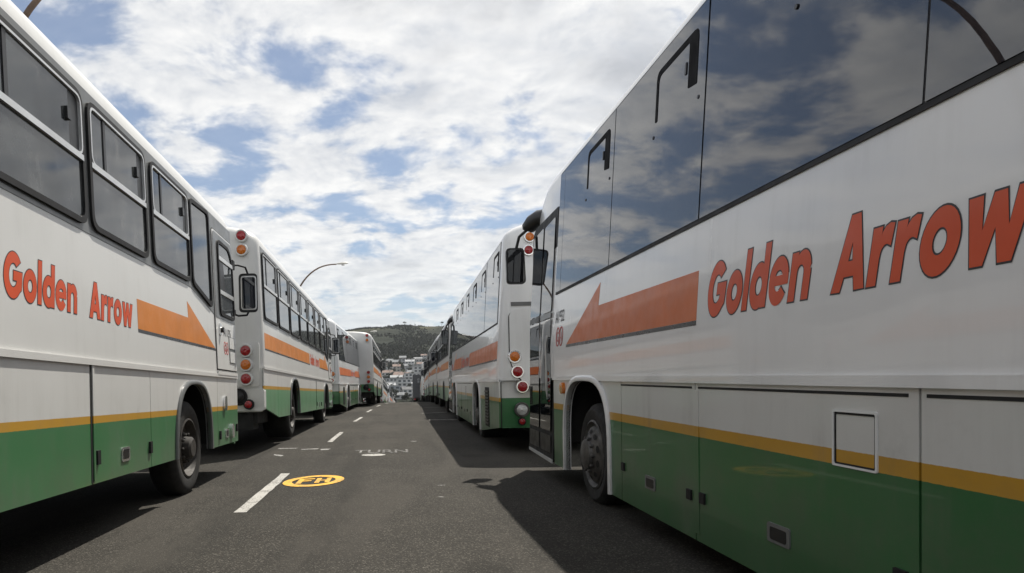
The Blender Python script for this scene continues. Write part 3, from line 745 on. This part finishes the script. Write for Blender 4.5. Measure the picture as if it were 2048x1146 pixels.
    def mirror_old(s, sd):
        F = s.F; x0 = HW-.05; root = s.root
        bm = MB(); xm = HW+.12; ym = F+.22; zc = 2.46
        bp = rpoly([(xm-.13, zc-.27), (xm+.13, zc-.27), (xm+.13, zc+.27), (xm-.13, zc+.27)], .06, 4); n = len(bp)
        vs = [(sd*x, ym, z) for x, z in bp]+[(sd*(xm+(x-xm)*.8), ym+.09, zc+(z-zc)*.88) for x, z in bp]
        m_ = MB().addm(vs, [tuple(range(n)), tuple(range(n, 2*n))]+[(i, (i+1) % n, n+(i+1) % n, n+i) for i in range(n)]).build('mirror', 'black_plastic', root, 40)
        gp = rpoly([(xm-.10, zc-.235), (xm+.115, zc-.235), (xm+.115, zc+.235), (xm-.10, zc+.235)], .04, 3); n = len(gp)
        gi = [(xm+(x-xm)*.88, zc+(z-zc)*.93) for x, z in gp]
        fs = [(i, (i+1) % n, n+(i+1) % n, n+i) for i in range(n)]
        MB().addm([(sd*x, ym-.004, z) for x, z in gp]+[(sd*x, ym-.006, z) for x, z in gi], fs).build('mirror_rim', 'aluminium', m_)
        MB().addm([(sd*x, ym-.005, z) for x, z in gi], [tuple(range(n))]).build('mirror_glass', 'glass_new', m_)
        MB().tube([(sd*(x0-.02), F-.04, 2.80), (sd*(x0+.06), F+.08, 2.82), (sd*(xm-.03), F+.2, 2.81), (sd*xm, ym+.04, 2.70)], .014, 8).build('mirror_arm', 'rubber', m_, 60)
        MB().tube([(sd*(x0-.02), F-.04, 2.16), (sd*(x0+.06), F+.08, 2.13), (sd*(xm-.02), F+.2, 2.15), (sd*xm, ym+.04, 2.22)], .014, 8).build('mirror_arm', 'rubber', m_, 60)
        MB().box(sd*(x0-.04), F-.10, 2.74, sd*(x0+.035), F+.02, 2.86).build('mirror_bracket', 'rubber', m_)
        MB().box(sd*(x0-.03), F-.08, 2.13, sd*(x0+.04), F+.01, 2.20).build('mirror_bracket', 'rubber', m_)
    def build_new(s, number):
        p = s.p; sg = s.sg; R, F = s.R, s.F; zb, zt = p['zb'], 3.285; root = s.root
        B = [-8.75, -6.95, -5.3, -3.66, -2.0, -.36, 1.25]
        for sd in (sg, -sg):
            full = sd == sg; door = sd < 0
            end = 1.46 if door else 1.30
            for a, b in zip(B, B[1:]): s.win_new(sd, a, b, zb, zt, full)
            s.plate('window', [(1.256, zb), (end, zb), (end, zt), (1.256, zt)], 0, .010, 'glass_new', sd=sd)
            s.plate('glass_seal', [(B[0], zb-.024), (end, zb-.024), (end, zb-.002), (B[0], zb-.002)], 0, .008, 'rubber', sd=sd)
            s.plate('glass_seal', [(B[0], zt+.002), (end, zt+.002), (end, zt+.014), (B[0], zt+.014)], 0, .006, 'rubber', sd=sd)
            cuts = [R+.03, -6.6, -4.95, -3.68, -2.0, -.72, 1.48 if door else 1.5]+([] if door else [F-.06])
            s.lower(sd, cuts, full); s.wheels(sd, -(s.pit*(s.ra-s.fa))+0 if p.get('fixrear') else 0)
            if door: s.livery(sd, -4.07, -2.145, 1.475, .272, (-2.02, .91, 1.465, 1.745, 1.935, -.14, -.11), (.49, .438))
            else: s.livery(sd, -4.07, -2.145, 1.475, .272, (-2.02, .91, 1.465, 1.745, 1.935, -.14, -.11))
            if not full: continue
            if door: s.door_new(sd)
            else:
                fr_o = rpoly([(1.36, zb-.05), (2.62, zb-.3), (2.66, 2.75), (2.3, 3.02), (1.36, 3.05)], .08); fr_i = rpoly([(1.40, zb), (2.58, zb-.24), (2.61, 2.72), (2.28, 2.97), (1.40, 3.0)], .06)
                fr = s.ring('driver_window', fr_o, fr_i, 0, .018, 'rubber', sd=sd); s.plate('pane', fr_i, 0, .010, 'glass_new', fr, sd)
            s.badge(sd, number, 1.41 if sd < 0 else 1.05, 1.05 if sd < 0 else 1.41, 1.71, 1.83, 1.21, 1.56, .075)
            # fittings on the flank
            for a0, a1 in ((-1.98, -.70), (-3.65, -2.02), (-4.94, -3.69)):
                s.plate('hatch_slot', [(a0+.02, 1.078), (a1-.02, 1.078), (a1-.02, 1.090), (a0+.02, 1.090)], 0, .002, 'underbody', sd=sd)
            for (a, z) in ((-1.30, .43), (-2.85, .435), (-4.3, .435)):
                rc = s.plate('hatch_handle', rrect(a-.09, z-.045, a+.09, z+.045, .012, 2), 0, .006, 'surround_grey', sd=sd)
                s.plate('recess', rrect(a-.065, z-.03, a+.065, z+.028, .01, 2), .006, .008, 'black_plastic', rc, sd)
            for (a, z) in ((-.76, .47), (-1.92, .46), (-2.09, .465), (-3.6, .46)):
                s.plate('hinge', [(a-.03, z-.03), (a+.03, z-.03), (a+.03, z+.03), (a-.03, z+.03)], 0, .012, 'rubber', sd=sd)
            fl = s.ring('filler_flap', rrect(-3.486, .801, -3.234, 1.020, .008, 2), rrect(-3.476, .809, -3.244, 1.011, .006, 2), 0, .006, 'paint_white_new', sd=sd)
            s.ring('flap_gap', rrect(-3.476, .809, -3.244, 1.011, .008, 2), rrect(-3.468, .816, -3.252, 1.002, .006, 2), 0, .0025, 'rubber', fl, sd)
            s.plate('panel_trim', [(-2.045, .25), (-1.985, .25), (-1.985, 1.07), (-2.045, 1.07)], 0, .004, p['zy'], sd=sd)
            lm = s.plate('side_lamp', [(1.02+.058*math.cos(t*.524), 1.03+.058*math.sin(t*.524)) for t in range(12)], 0, .035, 'lens_amber', sd=sd)
            for k in range(11):
                z = .38+k*.055
                s.plate('vent_slat', [(-7.75, z), (-7.25, z), (-7.25, z+.03), (-7.75, z+.03)], 0, .018, 'black_plastic', sd=sd)
            s.plate('vent_grille', [(-7.8, .34), (-7.2, .34), (-7.2, 1.02), (-7.8, 1.02)], 0, .003, 'underbody', sd=sd)
            s.mirror_new(sd)
        # rear: corner swoop, lamps and green bumper
        rp = rpoly([(-HW+.02, .40), (HW-.02, .40), (HW-.02, s.zm), (-HW+.02, s.zm)], .03, 2); n = len(rp)
        MB().addm([(x, R+.0+.10*(abs(x)/HW)**8, z) for x, z in rp]+[(x, R+.2, z) for x, z in rp], [tuple(range(n)), tuple(range(n, 2*n))]+[(i, (i+1) % n, n+(i+1) % n, n+i) for i in range(n)]).build('rear_bumper', 'paint_rear_new', root)
        for sx in (-1, 1):
            def rplate(name, poly, y0, y1, mat, par=None):
                n = len(poly)
                return MB().addm([(sx*x, R+y0, z) for x, z in poly]+[(sx*x, R+y1, z) for x, z in poly], [tuple(range(n)), tuple(range(n, 2*n))]+[(i, (i+1) % n, n+(i+1) % n, n+i) for i in range(n)]).build(name, mat, par or root)
            sw = rpoly([(HW-.17, 2.16), (HW-.17, 1.25), (.55, .86), (.28, .88), (.28, 2.22), (HW-.3, 2.22)], [.1, .5, .2, .02, .02, .12], 8)
            rplate('swoop_gap', [(x*1.0+(.012 if x > .3 else 0), z-.012) for x, z in sw], .02, -.008, 'rubber'); rplate('swoop_panel', sw, .02, -.026, 'paint_white_new')  # dark gap line along the edge of the swoop panel
            rplate('rear_window', rpoly([(.0, 2.40), (HW-.66, 2.40), (HW-.68, 3.2), (.0, 3.2)], [0, .08, .08, 0], 4), .02, -.006, 'glass_new')
            rplate('grille_bar', [(.3, 2.26), (HW-.2, 2.26), (HW-.2, 2.32), (.3, 2.32)], .02, -.012, 'surround_grey')
            x = sx*(HW-.22)
            s.lamp(sx*(HW-.50), 3.30, .065, 'lens_amber', .03, 'chrome'); s.lamp(sx*(HW-.48), 3.10, .065, 'lens_red', .03, 'chrome')
            s.lamp(x-sx*.02, 1.49, .075, 'lens_amber', .05, 'chrome'); s.lamp(x-sx*.06, 1.26, .075, 'lens_red', .05, 'chrome'); s.lamp(x-sx*.13, 1.03, .075, 'lens_red', .05, 'chrome')
            s.lamp(x-sx*.12, .68, .085, 'lens_clear', .04, 'rim_silver'); s.lamp(x-sx*.12, .50, .045, 'lens_red', .03, 'rubber')
        s.front(2.7)
    def door_new(s, sd):
        z0, z1 = .22, 2.97; a0, a1 = 1.50, s.F-.06
        back = s.plate('door', rpoly([(a0, z0), (a1, z0+.03), (a1, 2.90), (a1-.12, z1), (a0, z1)], [.02, .02, .03, .06, .02]), -.06, .012, 'rubber', sd=sd)
        mid = .5*(a0+a1)
        for i, (a, b) in enumerate(((a0+.10, mid-.04), (mid+.04, a1-.07))):
            s.plate('door_pane', rpoly([(a, 1.86), (b, 1.86), (b, 2.86), (a, 2.88)], .03, 3), .012, .0155, 'glass_door', back, sd)
            s.plate('door_pane', rpoly([(a, .55), (b, .55), (b, 1.78), (a, 1.78)], .03, 3), .012, .0155, 'glass_door', back, sd)
            s.plate('kick_plate', rpoly([(a, z0+.09), (b, z0+.09), (b, .50), (a, .50)], .02, 2), .012, .0155, 'black_plastic', back, sd)
            s.plate('door_rail', [(a-.01, 1.79), (b+.01, 1.79), (b+.01, 1.85), (a-.01, 1.85)], .012, .018, 'surround_grey' if i == 0 else 'black_plastic', back, sd)
        s.plate('step_edge', [(a0+.02, z0-.015), (a1-.02, z0+.01), (a1-.02, z0+.045), (a0+.02, z0+.025)], .004, .02, 'aluminium', back, sd)
        s.plate('door_pillar', [(a1+.006, z0+.03), (s.F-.004, z0+.05), (s.F-.004, 2.75), (a1+.006, 2.9)], -.05, .0, 'paint_white_new', sd=sd)
        MB().tube([(sd*(HW+.025), a0+.14, .9), (sd*(HW+.04), a0+.14, 1.0), (sd*(HW+.04), a0+.14, 1.5), (sd*(HW+.025), a0+.14, 1.6)], .012, 6).build('door_handle', 'aluminium', back, 60)
    def mirror_new(s, sd):
        F = s.F; root = s.root; g = HW-.12
        # black housing on the roof corner, a thin arm and the mirror head
        pts = [(sd*(.98), F-.14, 3.12), (sd*1.0, F-.06, 3.15), (sd*1.07, F+.06, 3.16), (sd*1.14, F+.14, 3.12), (sd*1.19, F+.19, 3.06), (sd*1.20, F+.20, 3.03)]
        m_ = MB().tube(pts, [.06, .10, .105, .105, .09, .06], 10).build('mirror', 'black_plastic', root, 50)
        xm = 1.33; zc = 2.60; ym = F+.34
        MB().tube([(sd*1.18, F+.18, 3.06), (sd*1.28, F+.32, 2.98), (sd*1.32, F+.38, 2.8)], .02, 8).build('mirror_arm', 'black_plastic', m_, 60)
        def head(xc, zc, hw_, hh, ym, mat):
            bp = rpoly([(xc-hw_*1.05, zc-hh), (xc+hw_*.97, zc-hh), (xc+hw_*1.05, zc+hh), (xc-hw_*.9, zc+hh)], .06, 4); n = len(bp)
            MB().addm([(sd*x, ym-.03, z) for x, z in bp]+[(sd*x, ym+.03, z) for x, z in bp]+[(sd*(xc+(x-xc)*.7), ym+.10, zc+(z-zc)*.8) for x, z in bp],
                  [tuple(range(n)), tuple(range(2*n, 3*n))]+[(r*n+i, r*n+(i+1) % n, (r+1)*n+(i+1) % n, (r+1)*n+i) for r in (0, 1) for i in range(n)]).build('mirror_head', 'black_plastic', m_, 40)
            gp = [(xc+(x-xc)*.86, zc+(z-zc)*.9) for x, z in bp]
            MB().addm([(sd*x, ym-.033, z) for x, z in gp], [tuple(range(n))]).build('mirror_glass', mat, m_)
        head(xm, zc, .125, .235, ym, 'glass_door')
        head(1.0, 2.53, .07, .22, F+.32, 'black_plastic')
        MB().tube([(sd*1.03, F-.05, 3.2), (sd*1.0, F+.25, 3.0), (sd*.98, F+.36, 2.7)], .018, 8).build('mirror_arm', 'black_plastic', m_, 60)

OLDB = dict(zb=2.08, zy='paint_old_b', sk=.47)
Bus('white bus nearest on the left with grey window band and sliding windows', 'A', -2.1, 6.98, 0.0, 1.0, 1, pitch=0.0, z0=0.0, number='A1135')
Bus('glossy white bus nearest on the right with large dark flush windows', 'B', 1.72, 5.96, 0.0, 1.0, -1, dict(fixrear=True), pitch=.0246, z0=-.005, number='A1932')
Bus('white bus second in the left row, flat rear with round lamps beside the mirror', 'A', -2.055, 20.706, .0036, 1.029, 1, OLDB, pitch=-.001, z0=.15)
Bus('white bus second in the right row, round rear lamps above a green bumper', 'B', 1.80, 19.95, .0170, 1.02, -1, pitch=.0150)
Bus('white bus third in the left row with dark flush windows and white wheel arches', 'B', -1.712, 34.357, .0271, 1.008, 1)
Bus('white bus third in the right row with a grid of sliding windows', 'A', 2.077, 32.07, .026, .99, -1, OLDB)
Bus('white bus fourth in the left row, flat rear with a green lower panel', 'A', -.80, 45.1, .0190, 1.05, 1, dict(rear='paint_rear_green', zb=2.05), pitch=-.008)
Bus('white bus fourth in the right row, just short of the crest', 'A', 2.26, 43.39, .0148, 1.01, -1, OLDB)
Bus('white bus fifth in the right row, at the crest of the road', 'A', 2.56, 56.3, .02, 1.02, -1, OLDB)
Bus('white bus sixth in the right row, rear corner jutting out at the crest', 'A', 2.75, 70.5, .03, 1.03, -1)
Bus('white bus beyond the crest on the left, nearest of the three there', 'A', -.85, 88, .03, 1.0, 1)
Bus('white bus beyond the crest on the left, middle one of three', 'B', -.20, 103, .035, 1.0, 1)
Bus('white bus beyond the crest on the left, farthest down the road', 'A', .30, 122, .03, 1.0, 1)

# ------------------------------------------------------------------ dark truck past the right row
def truck():
    Y = 80; x0 = 3.45; z = gz(Y)
    t = empty('box_truck', (x0, Y, z), (math.atan((gz(Y+3)-gz(Y-3))/6), 0, -.02), 'dark box truck parked at the far end of the right row', 'truck')
    MB().box(-1.2, -1, .95, 1.2, 4.6, 3.6).build('cargo_box', 'truck_dark', t)
    MB().box(-1.05, 4.75, .7, 1.05, 6.4, 2.5).build('cab', 'truck_dark', t)
    MB().box(-.5, -1, .6, .5, 6.3, .94).build('frame_rail', 'underbody', t)
    for sx in (-1, 1):
        MB().box(sx*.03, -1.03, 1.0, sx*1.15, -1.003, 3.5).build('rear_door', 'truck_dark', t)
        for y in (.6, 5.4):
            MB().lathe([(.48, -.14), (.5, -.1), (.5, .1), (.48, .14)], 'x', (sx*.95, y, .5), 20).build('wheel', 'tyre', t, 40)
        MB().box(sx*.9, -1.05, .72, sx*1.1, -1.0, .86).build('rear_lamp', 'lens_red', t)
    MB().box(-.9, 6.41, 1.6, .9, 6.43, 2.35).build('windscreen', 'glass_door', t)
truck()

# ------------------------------------------------------------------ street lamps
def street_lamp(Y, label):
    x = cx(Y)-6.1; z = gz(Y)+.13
    t = empty('street_lamp', (x, Y, z), (0, 0, 0), label, 'street lamp', 'street lamps along the left pavement')
    MB().tube([(0, 0, 0), (0, 0, .9), (0, 0, .95), (0, 0, 5.6)], [.10, .10, .075, .055], 12).build('pole', 'lamp_pole', t, 40)
    pts = []
    for k in range(13):
        u = k/12; pts.append((2.55*u**1.25, 0, 5.6+2.35*(1-(1-u)**2.3)))
    MB().tube(pts, [.055-.02*k/12 for k in range(13)], 10).build('arm', 'lamp_pole', t, 60)
    hd = MB(); st = [(2.5, .045), (2.62, .085), (2.85, .12), (3.1, .11), (3.22, .05)]
    vs = []; n = 10
    for (xx, r) in st:
        for k in range(n):
            a = 2*math.pi*k/n; vs.append((xx, r*1.25*math.cos(a), 7.96+.06*(xx-2.5)+r*.7*math.sin(a)*(1 if math.sin(a) > 0 else .55)))
    fs = [(i*n+k, i*n+(k+1) % n, (i+1)*n+(k+1) % n, (i+1)*n+k) for i in range(len(st)-1) for k in range(n)]+[tuple(range(n)), tuple(range(4*n, 5*n))]
    h = hd.addm(vs, fs).build('lamp_head', 'lamp_head', t, 50)
    MB().lathe([(.09, -.03), (.07, -.07), (0, -.085)], 'z', (2.92, 0, 7.94), 14, cap=False).build('lens', 'lens_clear', h, 50)
street_lamp(39.5, 'street lamp arching over the roof of the second bus on the left')
street_lamp(75, 'farther street lamp whose arm shows above the fourth bus on the left')
street_lamp(10.9, 'street lamp beside the nearest bus on the left, seen mirrored in the dark windows')

# ------------------------------------------------------------------ trees
def crown_mesh(seed, n, rx, rz, leaf, clumps):
    rnd = random.Random(seed); vs = []; fs = []
    cs = []
    for k in range(clumps):
        a = rnd.uniform(0, 6.283); r = rnd.random()**.5*.7; h = rnd.uniform(-.75, .8)
        cs.append((math.cos(a)*r*rx*math.sqrt(1-h*h*.6), math.sin(a)*r*rx*math.sqrt(1-h*h*.6), h*rz, rnd.uniform(.3, .5)*rx))
    for k in range(n):
        c = rnd.choice(cs); v = Vector((rnd.gauss(0, 1), rnd.gauss(0, 1), rnd.gauss(0, 1))).normalized()*c[3]*rnd.random()**.35
        p = Vector(c[:3])+Vector((v.x, v.y, v.z*.75))
        a = Vector((rnd.gauss(0, 1), rnd.gauss(0, 1), rnd.gauss(0, .6))).normalized(); b = a.cross(Vector((rnd.gauss(0, 1), rnd.gauss(0, 1), rnd.gauss(0, 1)))).normalized()
        s_ = leaf*rnd.uniform(.6, 1.3); i = len(vs)
        vs += [p-a*s_, p+b*s_*.55, p+a*s_, p-b*s_*.55]; fs.append((i, i+1, i+2, i+3))
    return mesh('crown', vs, fs, None, fix=False)
CROWNS = [crown_mesh(11+k, 620, 2.9, 2.6, .5, 14) for k in range(4)]
PINES = [crown_mesh(31+k, 260, 5.5, 1.3, .6, 9) for k in range(2)]
def trunk_mesh(h, r, lean, limbs, spread):
    mb = MB(); mb.tube([(0, 0, -1.5), (lean*.2, 0, h*.4), (lean, 0, h)], [r, r*.7, r*.35], 7)
    for k in range(limbs):
        a = 6.283*k/limbs+.4; z0 = h*(.55+.12*(k % 3))
        mb.tube([(lean*.5, 0, z0), (lean*.6+math.cos(a)*spread*.5, math.sin(a)*spread*.5, z0+h*.15), (lean*.7+math.cos(a)*spread, math.sin(a)*spread, z0+h*.28)], [r*.4, r*.28, r*.12], 5)
    return mb.mesh('trunk', 50)
TRUNKS = [trunk_mesh(4.2, .22, .3, 4, 1.4), trunk_mesh(3.6, .2, -.3, 5, 1.5)]
PTRUNK = [trunk_mesh(9, .3, .6, 6, 3.8), trunk_mesh(8, .28, -.5, 6, 3.6)]
for m_ in CROWNS+PINES: m_.materials.append(MATS['leaf_dark'])
for m_ in TRUNKS+PTRUNK: m_.materials.append(MATS['bark'])
CROWN_O = []
for m_ in CROWNS:
    q = m_.copy(); q.materials.clear(); q.materials.append(MATS['leaf_olive']); CROWN_O.append(q)
def tree(x, y, sc, k, label, group, olive=False, z=None):
    t = empty('tree', (x, y, tz(x, y) if z is None else z), (0, 0, random.uniform(0, 6.28)), label, 'tree', group); t.scale = (sc, sc, sc*random.uniform(.85, 1.2))
    add('trunk', TRUNKS[k % 2], None, t); add('crown', (CROWN_O if olive else CROWNS)[k % 4], None, t, (0, 0, 3.6))
for (u, sc, lab) in ((812, 1.0, 'flat-topped pine on the ridge, left of the three on the skyline'), (833, .72, 'small upright pine on the ridge, middle of the three on the skyline'), (886, .95, 'pine on the ridge just above the bus roofs on the right')):
    Y = 1515; x = (u-787)/1380*Y
    t = empty('pine_tree', (x, Y, tz(x, Y)), (0, 0, u), lab, 'tree'); t.scale = (sc,)*3
    if u == 833: t.scale = (sc*.45, sc*.45, sc*1.1)
    add('trunk', PTRUNK[u % 2], None, t); add('crown', PINES[u % 2], None, t, (.3, 0, 11))

# ------------------------------------------------------------------ houses on the foot of the hill
UNIT = MB().box(-.5, -.5, -.5, .5, .5, .5).mesh('window'); UNIT.materials.append(MATS['house_glass'])
rh = random.Random(5)
placed = []
def house(x, y, wd, dp, st, wall, roof, gable, label, group, cat='house', name='house', nw=None):
    z = min(tz(x-wd/2, y), tz(x+wd/2, y), tz(x, y))-.4; fh = 3.1; h = .8+fh*st
    t = empty(name, (x, y, z), (0, 0, rh.uniform(-.18, .18)), label, cat, group)
    MB().box(-wd/2, 0, -3, wd/2, dp, h).build('wall', wall, t)
    if gable:
        e = .5; rz = h+wd*.16
        mb = MB().addm([(-wd/2-e, -e, h), (wd/2+e, -e, h), (wd/2+e, dp+e, h), (-wd/2-e, dp+e, h), (-wd/2-e, dp/2, h+dp*.28), (wd/2+e, dp/2, h+dp*.28), ], [(0, 1, 5, 4), (2, 3, 4, 5), (0, 4, 3), (1, 2, 5), (0, 3, 2, 1)])
        r = mb.build('roof', roof, t)
        if rh.random() < .5: MB().box(wd*.2, dp*.3, h, wd*.2+.8, dp*.3+.8, h+dp*.28+1.2).build('chimney', wall, r)
    else:
        MB().box(-wd/2-.25, -.25, h, wd/2+.25, dp+.25, h+.5).build('roof', roof, t)
    n = nw or max(2, int(wd/3.4))
    for f in range(st):
        for k in range(n):
            wx = -wd/2+(k+.5)*wd/n; o = bpy.data.objects.new('window', UNIT); COL.objects.link(o); o.parent = t
            o.location = (wx, -.01, .8+fh*f+1.7); o.scale = (wd/n*.58, .12, 1.5 if st < 4 else 1.7)
        if st >= 4:
            MB().box(-wd/2-.05, -.9, .8+fh*f-.15, wd/2+.05, -.0, .8+fh*f+.05).build('balcony', wall, t)
    placed.append((x, y, max(wd, dp)))
BIG = [(-1, 560, 13, 10, 3, 'wall_3', 'roof_2', 0, 'grey flat-roofed block at the left end of the town'), (9.5, 590, 12, 10, 4, 'wall_0', 'roof_2', 0, 'white four-storey block in the middle of the town'),
       (24, 575, 17, 9, 3, 'wall_1', 'roof_0', 0, 'long low pale block at the right of the town with window bands'), (2, 640, 18, 10, 3, 'wall_1', 'roof_0', 0, 'broad grey-roofed block behind the left end of the town'),
       (22, 650, 22, 11, 4, 'wall_0', 'roof_2', 0, 'widest white apartment block with rows of balconies'), (28, 720, 13, 9, 4, 'wall_0', 'roof_2', 0, 'tall white block high at the right edge of the town'),
       (8, 705, 16, 10, 2, 'wall_2', 'roof_1', 1, 'cream building with a red gabled roof above the apartments'), (32, 600, 9, 9, 5, 'wall_1', 'roof_3', 0, 'narrow five-storey block beside the buses on the right')]
for (x, y, wd, dp, st, wl, rf, gb, lab) in BIG: house(x, y, wd, dp, st, wl, rf, gb, lab, 'buildings of the town below the hill', 'building', 'apartment_block')
tries = 0; cnt = 0
while cnt < 74 and tries < 4000:
    tries += 1
    y = rh.uniform(545, 900); f = rh.uniform(-.05, .085) if cnt % 2 else rh.uniform(-.015, .045); x = f*y
    if y > 800 and rh.random() < .75: continue
    wd = rh.uniform(7, 12); dp = rh.uniform(7, 10)
    if any(abs(x-a) < (wd+c)*.58 and abs(y-b) < 13 for a, b, c in placed): continue
    st = rh.choice([1, 1, 2, 2]); wl = rh.choice([0, 0, 0, 1, 1, 2, 4]); rf = rh.choice([0, 0, 1, 2, 2, 3]); gb = rh.random() < .6
    lab = '%s %s house with a %s %s roof on the lower slope' % (('white', 'light grey', 'cream', 'grey', 'tan')[wl], ('low', 'two-storey')[st-1], ('slate grey', 'dull red', 'pale grey', 'dark')[rf], 'gabled' if gb else 'flat')
    house(x, y, wd, dp, st, 'wall_%d' % wl, 'roof_%d' % rf, gb, lab, lab.replace(' house ', ' houses ')); cnt += 1
for k in range(210):
    y = rh.uniform(520, 1010); f = rh.uniform(-.06, .095) if k % 2 else rh.uniform(-.018, .048); x = f*y
    if any(abs(x-a) < c*.6 and -4 < y-b < 11 for a, b, c in placed): continue
    tree(x, y, rh.uniform(.7, 1.5), k, ('small dark green bushy tree' if k % 3 else 'small olive green bushy tree')+' among the houses below the hill', 'dark trees among the houses' if k % 3 else 'olive trees among the houses', k % 3 == 0)
for k in range(26):
    y = rh.uniform(360, 500); x = rh.uniform(-.02, .05)*y+(7 if k % 2 else -7)
    if abs(x-cx(min(y, 338))) < 5: continue
    tree(x, y, rh.uniform(.9, 1.5), k, ('olive green' if k % 2 == 0 else 'dark green')+' tree in the dip just past the crest of the road', ('olive' if k % 2 == 0 else 'dark')+' trees in the dip past the crest', k % 2 == 0)

# ------------------------------------------------------------------ scrub on the hillside (nobody could count it)
rs = random.Random(3); mb = MB()
for k in range(15000):
    y = 860+660*rs.random()**.8; x = rs.uniform(-.10, .14)*y
    dn = math.sin(x*.045+1.3*math.sin(y*.02))+math.sin(y*.033+2*math.sin(x*.028))+.8*math.sin(x*.013-y*.011)
    if dn+rs.uniform(-1.6, 1.6) < (.1 if y < 1250 else .7): continue
    z = tz(x, y); r = rs.uniform(1.0, 2.6)*(1.25 if y < 1000 else 1)
    for j in range(2):
        a = rs.uniform(0, 3.14); h = r*rs.uniform(.8, 1.5); ux, uy = math.cos(a)*r, math.sin(a)*r; i = len(mb.v)
        mb.v += [(x-ux, y-uy, z-.6), (x+ux, y+uy, z-.6), (x+ux*.7, y+uy*.7, z+h*.7), (x+ux*.1, y+uy*.1+.3*r, z+h), (x-ux*.75, y-uy*.75, z+h*.6)]; mb.f.append((i, i+1, i+2, i+3, i+4))
tag(add('hillside_scrub', mb.mesh('hillside_scrub', None, fix=False), 'scrub'), 'dark scrub and bushes covering the hillside', 'scrub', kind='stuff')

# ------------------------------------------------------------------ the air: faint even haze
hm_, ht = newmat('haze_air')
pvn = ht.n('ShaderNodeVolumePrincipled', inp={'Color': col(.86, .90, .95), 'Density': .00006, 'Anisotropy': .3})
ht.n('ShaderNodeOutputMaterial', inp={1: pvn.outputs[0]})
tag(MB().box(-9100, -3100, -160, 9100, 12100, 190).build('haze', 'haze_air'), 'faint pale haze lying over the road and the hill', 'haze', kind='stuff')
